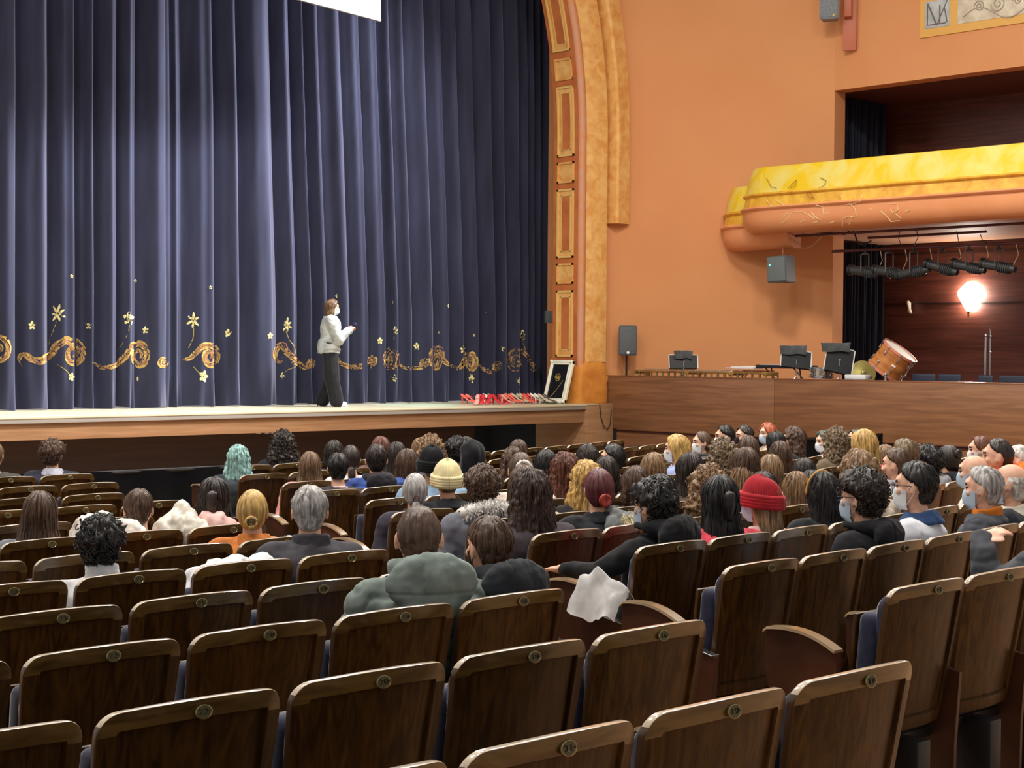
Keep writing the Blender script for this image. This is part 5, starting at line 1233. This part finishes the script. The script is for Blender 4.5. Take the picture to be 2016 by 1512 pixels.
# drums
def drum(label, name_, px, py, xx, r, h, rot, shellm, legs=True, lugs=8):
    p = at_px(px, xx); t = thing(name_, label, 'drum', (p.x, p.y, HT(px, py, p.x, p.y))); t.rotation_euler = rot
    bm = bmesh.new(); lathe(bm, [(r*.99, -h/2), (r, -h/2), (r, h/2), (r*.99, h/2)], 40); obj('shell', bm, shellm, t)
    for s in (-1, 1):
        bm = bmesh.new(); lathe(bm, [(0, s*(h/2+.002)), (r*.97, s*(h/2+.006)), (r*.97, s*(h/2))][::s], 36); obj('drumhead', bm, mat('drumhead', srgb(232, 226, 214), .5), t)
        bm = bmesh.new(); lathe(bm, [(r+.004, s*h/2-.022), (r+.018, s*h/2-.022), (r+.018, s*h/2+.02), (r+.004, s*h/2+.02), (r+.004, s*h/2-.022)], 40); obj('hoop', bm, steel if r < .2 else mat('rose hoop', srgb(196, 120, 96), .35), t)
    for k in range(lugs):
        a = 2*PI*k/lugs; bm = bmesh.new(); M = Matrix.Rotation(a, 4, 'Z')
        for s in (-1, 1): box(bm, (r+.014, 0, s*h*.22), (.028, .022, .05), .006, 2, M); tube(bm, [M @ Vector((r+.022, 0, s*h*.22)), M @ Vector((r+.022, 0, s*(h/2+.02)))], .004, 6); box(bm, (r+.026, 0, s*(h/2+.0)), (.022, .05, .02), .005, 2, M)
        obj('lug', bm, steel, t)
    return t
amber = mat('amber lacquer', srgb(150, 92, 44), .25, kind='noise', col2=srgb(190, 124, 66), scale=2, stretch=(1, 1, 6), coat=.5)
bd = drum('tilted amber bass drum with rose hoops and chrome lugs standing in the box', 'bass_drum', 1757, 711, 22.9, .29, .40, (0, 0, 0), amber)
bd.rotation_euler = (Matrix.Rotation(math.radians(-43.5), 3, 'Z') @ Matrix.Rotation(math.radians(33), 3, 'Y') @ Matrix.Rotation(math.radians(18), 3, 'X')).to_euler()
bm = bmesh.new(); tube(bm, [(0, 0, .0), (.0, 0, -.22)], .02); ball(bm, (0, 0, 0), .03); q = at_px(1743, 22.62); o = obj('spur', bm, steel, bd); bpy.context.view_layer.update(); o.matrix_parent_inverse = bd.matrix_world.inverted(); o.location = (q.x, q.y, 1.76)
bm = bmesh.new(); box(bm, (0, -.012, .0), (.07, .006, .03), .002); tag_m = Matrix.Rotation(0, 4, 'Z'); nb = obj('name_badge', bm, mat('badge', srgb(230, 230, 230), .4), bd); nb.location = (0, -.29, 0)
drum('small chrome snare drum beside the tilted music stand', 'snare_drum', 1617, 734, 22.95, .17, .13, (.05, 0, 0), mat('mirror shell', (.6, .55, .45), .15, metal=1), lugs=8)
p = at_px(1700, 23.3); t = thing('cymbal', 'olive-gold cymbal standing on edge behind the white box', 'cymbal', (p.x, p.y, HT(1700, 733, p.x, p.y))); t.rotation_euler = (math.radians(70), 0, math.radians(-38)); bm = bmesh.new(); lathe(bm, [(0, .03), (.04, .024), (.05, .01), (.21, -.01), (.21, -.013), (.05, .006), (0, .02)], 40); obj('bow', bm, mat('cymbal bronze', srgb(160, 150, 84), .35, metal=.6), t); bm = bmesh.new(); lathe(bm, [(0, .05), (.012, .05), (.012, .02), (0, .02)], 10); obj('wing_nut', bm, steel, t)
p = at_px(1690, 22.75); bm = bmesh.new(); box(bm, (0, 0, 0), (.2, .40, .07), .008); tag(obj('white_case', bm, mat('white plastic', srgb(220, 220, 220), .4), None, 35, (p.x, p.y, HT(1690, 742, p.x, p.y))), 'flat white case lying before the cymbal and the bass drum', 'case')
p = at_px(1945, 23.4); t = thing('hardware_stand', 'chrome cymbal stand with a bent arm below the bright wall lamp', 'stand', (p.x, p.y, BF), yawc); zt = HT(1945, 648, p.x, p.y)-BF
bm = bmesh.new(); tube(bm, [(.03, 0, .03), (.03, 0, zt-.02)], .014); tube(bm, [(-.05, 0, .03), (-.04, 0, zt-.1)], .022); ball(bm, (-.04, 0, zt-.1), .03); obj('column', bm, steel, t)
bm = bmesh.new(); tube(bm, [(.03, 0, zt-.02), (0, 0, zt+.03), (-.07, 0, zt+.04)], .01); obj('boom', bm, steel, t); bm = bmesh.new(); ball(bm, (.04, 0, zt*.62), (.03, .03, .02)); ball(bm, (.04, 0, zt*.88), (.03, .03, .02)); obj('clamp', bm, steel, t)
for k in range(3): a = k*2*PI/3; bm = bmesh.new(); tube(bm, [(0, 0, .2), (.2*math.cos(a), .2*math.sin(a), .01)], .01); obj('leg', bm, steel, t)
navy_up = mat('dark navy upholstery', (.018, .022, .04), .6)
for i, (a, b, yt, nm) in enumerate(((1795, 1843, 735, 'just right of the bass drum'), (1848, 1893, 736, 'second from the bass drum'), (1925, 1956, 738, 'in front of the chrome stand'), (1966, 2040, 739, 'at the right edge'))):
    xx = 23.0; p = at_px((a+b)/2, xx); y0, y1 = at_px(a, xx).y, at_px(b, xx).y; t = thing('box_chair', 'low navy upholstered chair back %s, showing over the parapet' % nm, 'chair', (xx, p.y, BF), 0, 'navy chairs in the box'); h = HT((a+b)/2, yt, xx, p.y)-BF
    bm = bmesh.new(); box(bm, (0, 0, h*.58), (.05, y0-y1, h*.8), .03, 4); obj('backrest', bm, navy_up, t); bm = bmesh.new(); box(bm, (.18, 0, .06), (.4, y0-y1, .06), .02, 3); obj('seat', bm, navy_up, t)
    for sx in (.02, .34):
        for sy in (-1, 1): bm = bmesh.new(); tube(bm, [(sx, sy*(y0-y1)*.42, 0), (sx, sy*(y0-y1)*.42, .06)], .012); obj('leg', bm, black_metal, t)
# dark curtains at the side of the recess
for zl, zh, nm in ((BF+.02, EYE+2.1, 'below'), (EYE+2.2, OT, 'above')):
    bm = bmesh.new(); grid(bm, lambda u, v: Vector((25.75+1.25*u, 18.35+.07*math.sin(u*62)+.03*math.sin(u*23), zl+(zh-zl)*v)), 260, 6); bmesh.ops.solidify(bm, geom=bm.faces[:], thickness=.006)
    tag(obj('side_curtain', bm, mat('dark navy drape', srgb(34, 38, 58), .7, sheen=.4), None, 0), 'dark navy pleated curtain in the side opening %s the balcony' % nm, 'curtain', None)
# wall lamp
p = onX(1905, 583, 27.50); t = thing('wall_lamp', 'blazing white diamond-shaped wall lamp with a dark finial below', 'lamp', p)
bm = bmesh.new(); lathe(bm, [(.0, .27), (.05, .24), (.19, .10), (.20, .02), (.05, -.26), (0, -.28)], 8, Matrix.Diagonal((.6, 1.15, 1, 1))); obj('glass_shade', bm, mat('glowing glass', (1, .97, .9), .3, emit=(1, .93, .82), estr=60), t)
bm = bmesh.new(); lathe(bm, [(0, -.27), (.03, -.28), (.015, -.33), (.02, -.36), (0, -.40)], 12); box(bm, (.08, 0, -.05), (.06, .08, .3), .01); obj('finial', bm, brass, t)
pass
p = onX(1790, 605, 27.5); bm = bmesh.new(); tube(bm, [(0, .05, .10), (-.06, .0, .09), (-.08, -.03, .0), (-.05, -.03, -.08), (0, -.02, -.10)], [.03, .035, .03, .032, .028], 10); box(bm, (.02, .03, 0), (.04, .06, .2), .01); tag(obj('wall_telephone', bm, mat('ivory plastic', srgb(222, 206, 184), .4), None, 35, p), 'ivory handset hooked on the brown wall left of the lamp', 'telephone')
# ---- lighting bars and spotlights under the balcony
def bar_(a, b, xx, r, label):
    A = onX(*a, xx); B = onX(*b, xx); A.z = (A.z+B.z)/2; B.z = A.z; bm = bmesh.new(); tube(bm, [A-A, B-A], r, 12); o = obj('lighting_bar', bm, mat('maroon paint', srgb(74, 26, 26), .45), None, 35, A); tag(o, label, 'bar'); return A, B
A1, B1_ = bar_((1560, 468), (2060, 434), 23.9, .022, 'long maroon pipe right under the balcony')
A2, B2_ = bar_((1706, 468), (1938, 457), 24.15, .022, 'short maroon pipe with a steel end, between the two long pipes')
A3, B3_ = bar_((1636, 497), (2060, 474), 24.0, .024, 'long lower maroon pipe that carries the spotlights')
for i, (px, py, tl) in enumerate(((1700, 535, 8), (1748, 536, 9), (1796, 536, -8), (1852, 528, 16), (1905, 526, 13), (1963, 525, 11))):
    xx = 24.0; p = onX(px, py, xx); t = thing('stage_spotlight', 'black profile spotlight, %s from the left on the lower pipe' % NTH[i], 'spotlight', p, 0, 'spotlights under the balcony')
    M = Matrix.Rotation(math.radians(tl), 4, 'X') @ Matrix.Rotation(math.radians(-90), 4, 'X')
    bm = bmesh.new(); lathe(bm, [(0, -.30), (.05, -.30), (.06, -.22), (.085, -.2), (.09, -.02), (.075, .0), (.075, .2), (.082, .205), (.082, .26), (.0, .26)], 20, M)
    for k in range(5): box(bm, (0, 0, -.18+.035*k), (.20, .17, .008), .002, 1, M)
    for k in range(4): a = k*PI/2+.4; tube(bm, [M @ Vector((.08*math.cos(a), .08*math.sin(a), .04*k-.1)), M @ Vector((.12*math.cos(a), .12*math.sin(a), .04*k-.1))], .006, 6)
    obj('housing', bm, mat('spot black', (.03, .034, .036), .38), t)
    bm = bmesh.new(); lathe(bm, [(.078, .25), (.095, .26), (.098, .31), (.09, .31), (.075, .262)], 20, M); obj('colour_frame', bm, black_metal, t)
    zb_ = A3.z-p.z; bm = bmesh.new(); tube(bm, [(-.11, 0, 0), (-.115, 0, zb_*.75), (-.10, 0, zb_-.07), (.10, 0, zb_-.07), (.115, 0, zb_*.75), (.11, 0, 0)], .012, 8); obj('yoke', bm, mat('yoke grey', (.12, .12, .12), .35, metal=.5), t)
    bm = bmesh.new(); box(bm, (0, 0, zb_-.045), (.03, .04, .05), .006); tube(bm, [(0, 0, zb_-.02), (0, 0, zb_+.0)], .03, 10); obj('hook_clamp', bm, black_metal, t)
    bm = bmesh.new(); tube(bm, [(.02, -.25, .02), (.03, -.33, zb_*.5), (.0, -.30, zb_)], .006, 6); obj('power_lead', bm, mat('pale lead', srgb(200, 180, 150), .6), t)
def cable(pts, xx, label, m=black_metal, r=.014):
    P = [onX(*q, xx) for q in pts]; Q = []
    for i in range(len(P)-1):
        a, b = P[i], P[i+1]; Q += [a.lerp(b, k/4) for k in range(4)]
    bm = bmesh.new(); tube(bm, [q-P[0] for q in Q+[P[-1]]], r, 8); tag(obj('cable', bm, m, None, 0, P[0]), label, 'cable')
cable([(1508, 474), (1525, 482), (1540, 470), (1560, 462), (1590, 458), (1620, 458), (1660, 462), (1674, 452), (1680, 462), (1686, 480), (1700, 482), (1712, 474)], 24.1, 'thick black cable looping from under the balcony end to the pipes')
cable([(1495, 478), (1510, 487), (1530, 482), (1542, 470)], 24.3, 'short black cable at the very end of the balcony underside')
cable([(1565, 480), (1580, 490), (1598, 484), (1615, 466)], 24.2, 'thin pale cable sagging beneath the balcony', mat('pale lead', srgb(200, 180, 150), .6), .009)
cable([(1768, 452), (1766, 470), (1772, 486)], 23.95, 'thin dark wire looped between the pipes left', black_metal, .007)
cable([(1800, 450), (1804, 468), (1795, 486)], 23.95, 'thin dark wire looped between the pipes, second', black_metal, .007)
cable([(1880, 455), (1884, 476), (1888, 515)], 24.05, 'thin dark wire dropping to the fifth spotlight', black_metal, .007)
cable([(1926, 461), (1932, 476), (1940, 478)], 24.05, 'thin dark wire hanging from the steel pipe end', black_metal, .007)
# hanging monitors
p = onX(1540, 531, 23.85); t = loud('wall_loudspeaker', 'grey-green wedge loudspeaker with a green light below the balcony', .42, .42, .46, .55, p, (math.radians(0), math.radians(-3), math.radians(-88)), (.10, .125, .125), None)
bm = bmesh.new(); box(bm, (-.13, -.222, .08), (.02, .01, .03), .003); obj('green_light', bm, mat('green led', (.1, .9, .4), .4, emit=(.1, 1, .5), estr=3), t)
bm = bmesh.new(); tube(bm, [(.0, .2, .26), (.0, .33, .28), (.0, .33, -.3), (.0, .2, -.3)], .012, 6); tube(bm, [(0, 0, .23), (0, 0, .55)], .01, 6); obj('bracket', bm, mat('rusty pink bracket', srgb(196, 138, 108), .5), t)
p = onX(1626, 8, 24.55); t = loud('wall_loudspeaker', 'grey loudspeaker with a small yellow badge on the orange wall at the top', .34, .30, .62, .8, p, (0, 0, math.radians(-60)), (.16, .18, .20), None)
bm = bmesh.new(); box(bm, (.08, -.168, -.25), (.03, .006, .035), .002); obj('yellow_badge', bm, mat('yellow badge', srgb(220, 190, 60), .5), t)
bm = bmesh.new(); box(bm, (.30, .12, .0), (.14, .14, .5), .02); box(bm, (.33, .2, -.32), (.24, .03, 1.0), .005); obj('mounting_bracket', bm, mat('painted bracket', srgb(186, 104, 72), .5), t)
# carved panel high on the wall
xw = 24.995
def wz(px, py): return onX(px, py, xw)
pa = wz(1804, 78); t = thing('mosaic_panel', 'pale carved stone panel with a gold border and an LVM monogram tile', 'panel', pa)
def q_(y, z, dx=0): return Vector((-dx, y, z))
def slab(name_, y0, y1, z0, z1, d, m, par=None):
    bm = bmesh.new(); box(bm, (-d/2, (y0+y1)/2, (z0+z1)/2), (d, abs(y1-y0), z1-z0), .004); return obj(name_, bm, m, par or t)
slab('gold_border', -9, 0, 0, 2.2, .02, mat('gold border', srgb(226, 176, 92), .5))
stone = mat('cream stone', srgb(196, 184, 160), .7, kind='noise', col2=srgb(222, 212, 190), scale=6, bump=.3)
tile = slab('monogram_tile', -.58, -.10, .14, .60, .03, mat('blue grey stone', srgb(160, 168, 170), .5, kind='noise', col2=srgb(186, 190, 188), scale=8))
slab('stone_tile', -.60, -.12, .72, 1.5, .03, stone); rel = slab('relief_slab', -3.2, -.74, .14, .62, .03, stone)
slab('dark_opening_frame', -9, -.74, .80, 2.2, .06, mat('slate', srgb(70, 84, 96), .4)); slab('brown_band', -9, -.74, .70, .80, .03, mat('mid brown', srgb(120, 78, 48), .6))  # plain brown strip below the slate slab
bm = bmesh.new(); X = .033
def st(a, b, w_=.018): tube(bm, [Vector((-X, -.58+.48*(1-a[0]), .14+.46*a[1])), Vector((-X, -.58+.48*(1-b[0]), .14+.46*b[1]))], w_/2, 6)
st((.12, .92), (.12, .12)); st((.12, .12), (.62, .12)); st((.12, .92), (.50, .08), .03); st((.50, .08), (.92, .95)); st((.62, .80), (.62, .12), .026); st((.80, .70), (.92, .14), .024); st((.62, .12), (.86, .12))
obj('monogram', bm, mat('bronze inlay', srgb(110, 96, 92), .5), tile)
bm = bmesh.new()
for cx, r, s in ((-1.15, .10, 1), (-1.5, .14, -1), (-1.85, .08, 1), (-2.15, .14, -1), (-2.6, .12, 1)):
    tube(bm, [Vector((-.034, cx+r*(1-k/40)*math.cos(k*.32*s), .38+r*(1-k/40)*math.sin(k*.32*s))) for k in range(34)], .012, 6)
tube(bm, [Vector((-.034, -.85-.04*k, .24+.12*math.sin(k*.22))) for k in range(48)], .010, 6); obj('carved_scrolls', bm, mat('carved grey', srgb(168, 158, 138), .7), rel)
bm = bmesh.new(); M = Matrix.Translation((-.05, -2.62, .66)) @ Matrix.Rotation(PI/4, 4, 'X'); box(bm, (0, 0, 0), (.03, .36, .36), .004, 1, M); obj('yellow_diamond', bm, mat('yellow glass', srgb(244, 214, 40), .3), t)
# ---- coats and cloths on the seats
def heap(name_, label, row, px, ytop, size, col, parts_, seed, cat='coat', dy=.22, shiny=.8):
    x, y, a = seat_point(row, px, dy); zt = HT(px, ytop, x, y); bm = bmesh.new(); rr = random.Random(seed)
    for k in range(parts_):
        u = (k+.5)/parts_*2-1; c = (u*size[0]*.40, rr.uniform(-.2, .2)*size[1], -size[2]*.5+rr.uniform(-.12, .10)*size[2]-abs(u)*.15*size[2])
        ball(bm, c, (size[0]/parts_*rr.uniform(.75, 1.1), size[1]*.5, size[2]*rr.uniform(.36, .5)), 14, 10, Matrix.Rotation(rr.uniform(-.5, .5), 3, 'Y'))
    me = remesh(bm, .011, 2); lumps(me, .035, 6, seed, (1, 1, .8)); lumps(me, .03, 13, seed+3, (1.6, 1, .35)); lumps(me, .008, 34, seed+5); me.shade_smooth()
    o = bpy.data.objects.new(name_, me); C.objects.link(o); o.location = (x, y, zt); o.rotation_euler = (0, 0, a); me.materials.append(cloth('fabric %s' % str(col), col, shiny)); tag(o, label, cat); return o
heap('padded_coat', 'white padded coat bundled behind the curly-haired person in white', 6, 208, 990, (.38, .24, .36), (236, 226, 218), 5, 1, shiny=.4)
heap('padded_coat', 'glossy cream padded coat right of the person with a bare neck', 6, 357, 984, (.34, .24, .40), (232, 228, 214), 5, 2, shiny=.35)
heap('floral_coat', 'white coat with a floral lining laid over an empty seat', 4, 443, 1092, (.50, .2, .24), (236, 236, 238), 6, 3)
heap('draped_coat', 'pale pink coat spread beside the dark-haired woman', 6, 428, 1010, (.32, .2, .3), (232, 190, 184), 3, 4)
g = heap('winter_jacket', 'grey winter jacket with fur trim piled on a seat in front of the glasses wearer', 4, 1237, 984, (.42, .30, .34), (118, 122, 122), 6, 5)
bm = bmesh.new(); rr = random.Random(4)
for _ in range(420):
    c = Vector((-.15+rr.gauss(0, .03), -.14+rr.gauss(0, .02), -.10+rr.gauss(0, .02))); d = Vector((rr.uniform(-.5, .3), rr.uniform(-1, -.1), rr.uniform(-1.6, -.2))).normalized()*.07; s = d.orthogonal().normalized()*.005; bm.faces.new([bm.verts.new(c-s), bm.verts.new(c+s), bm.verts.new(c+d)])
obj('fur_trim', bm, mat('straw fur', srgb(206, 196, 160), .9), g, 0)
# white cloth on the end panel
xs3 = EDGE[(3, 'R')]-.03
bm = bmesh.new()
def P(u, v):
    s = v*2-1; wv = .19*(1-.0*v); y = (u-.5)*.30; z = .02*math.sin(u*8)-.15*abs(s)**1.3*(1 if s < 0 else .7)+.10*math.exp(-((u-.60)/.22)**2)*(1-abs(s))
    return Vector((s*.085*(1+.2*math.sin(u*9)), y, z+.02*noise.noise(Vector((u*5, v*5, 0)))))
grid(bm, P, 40, 26); bmesh.ops.solidify(bm, geom=bm.faces[:], thickness=.006)
tag(obj('white_cloth', bm, cloth('cloth 242 242 242', (244, 244, 244)), None, 0, (xs3, 5.43, FLOORZ[3]+.765)), 'crumpled white cloth with a raised tip lying on the wooden end panel', 'cloth')
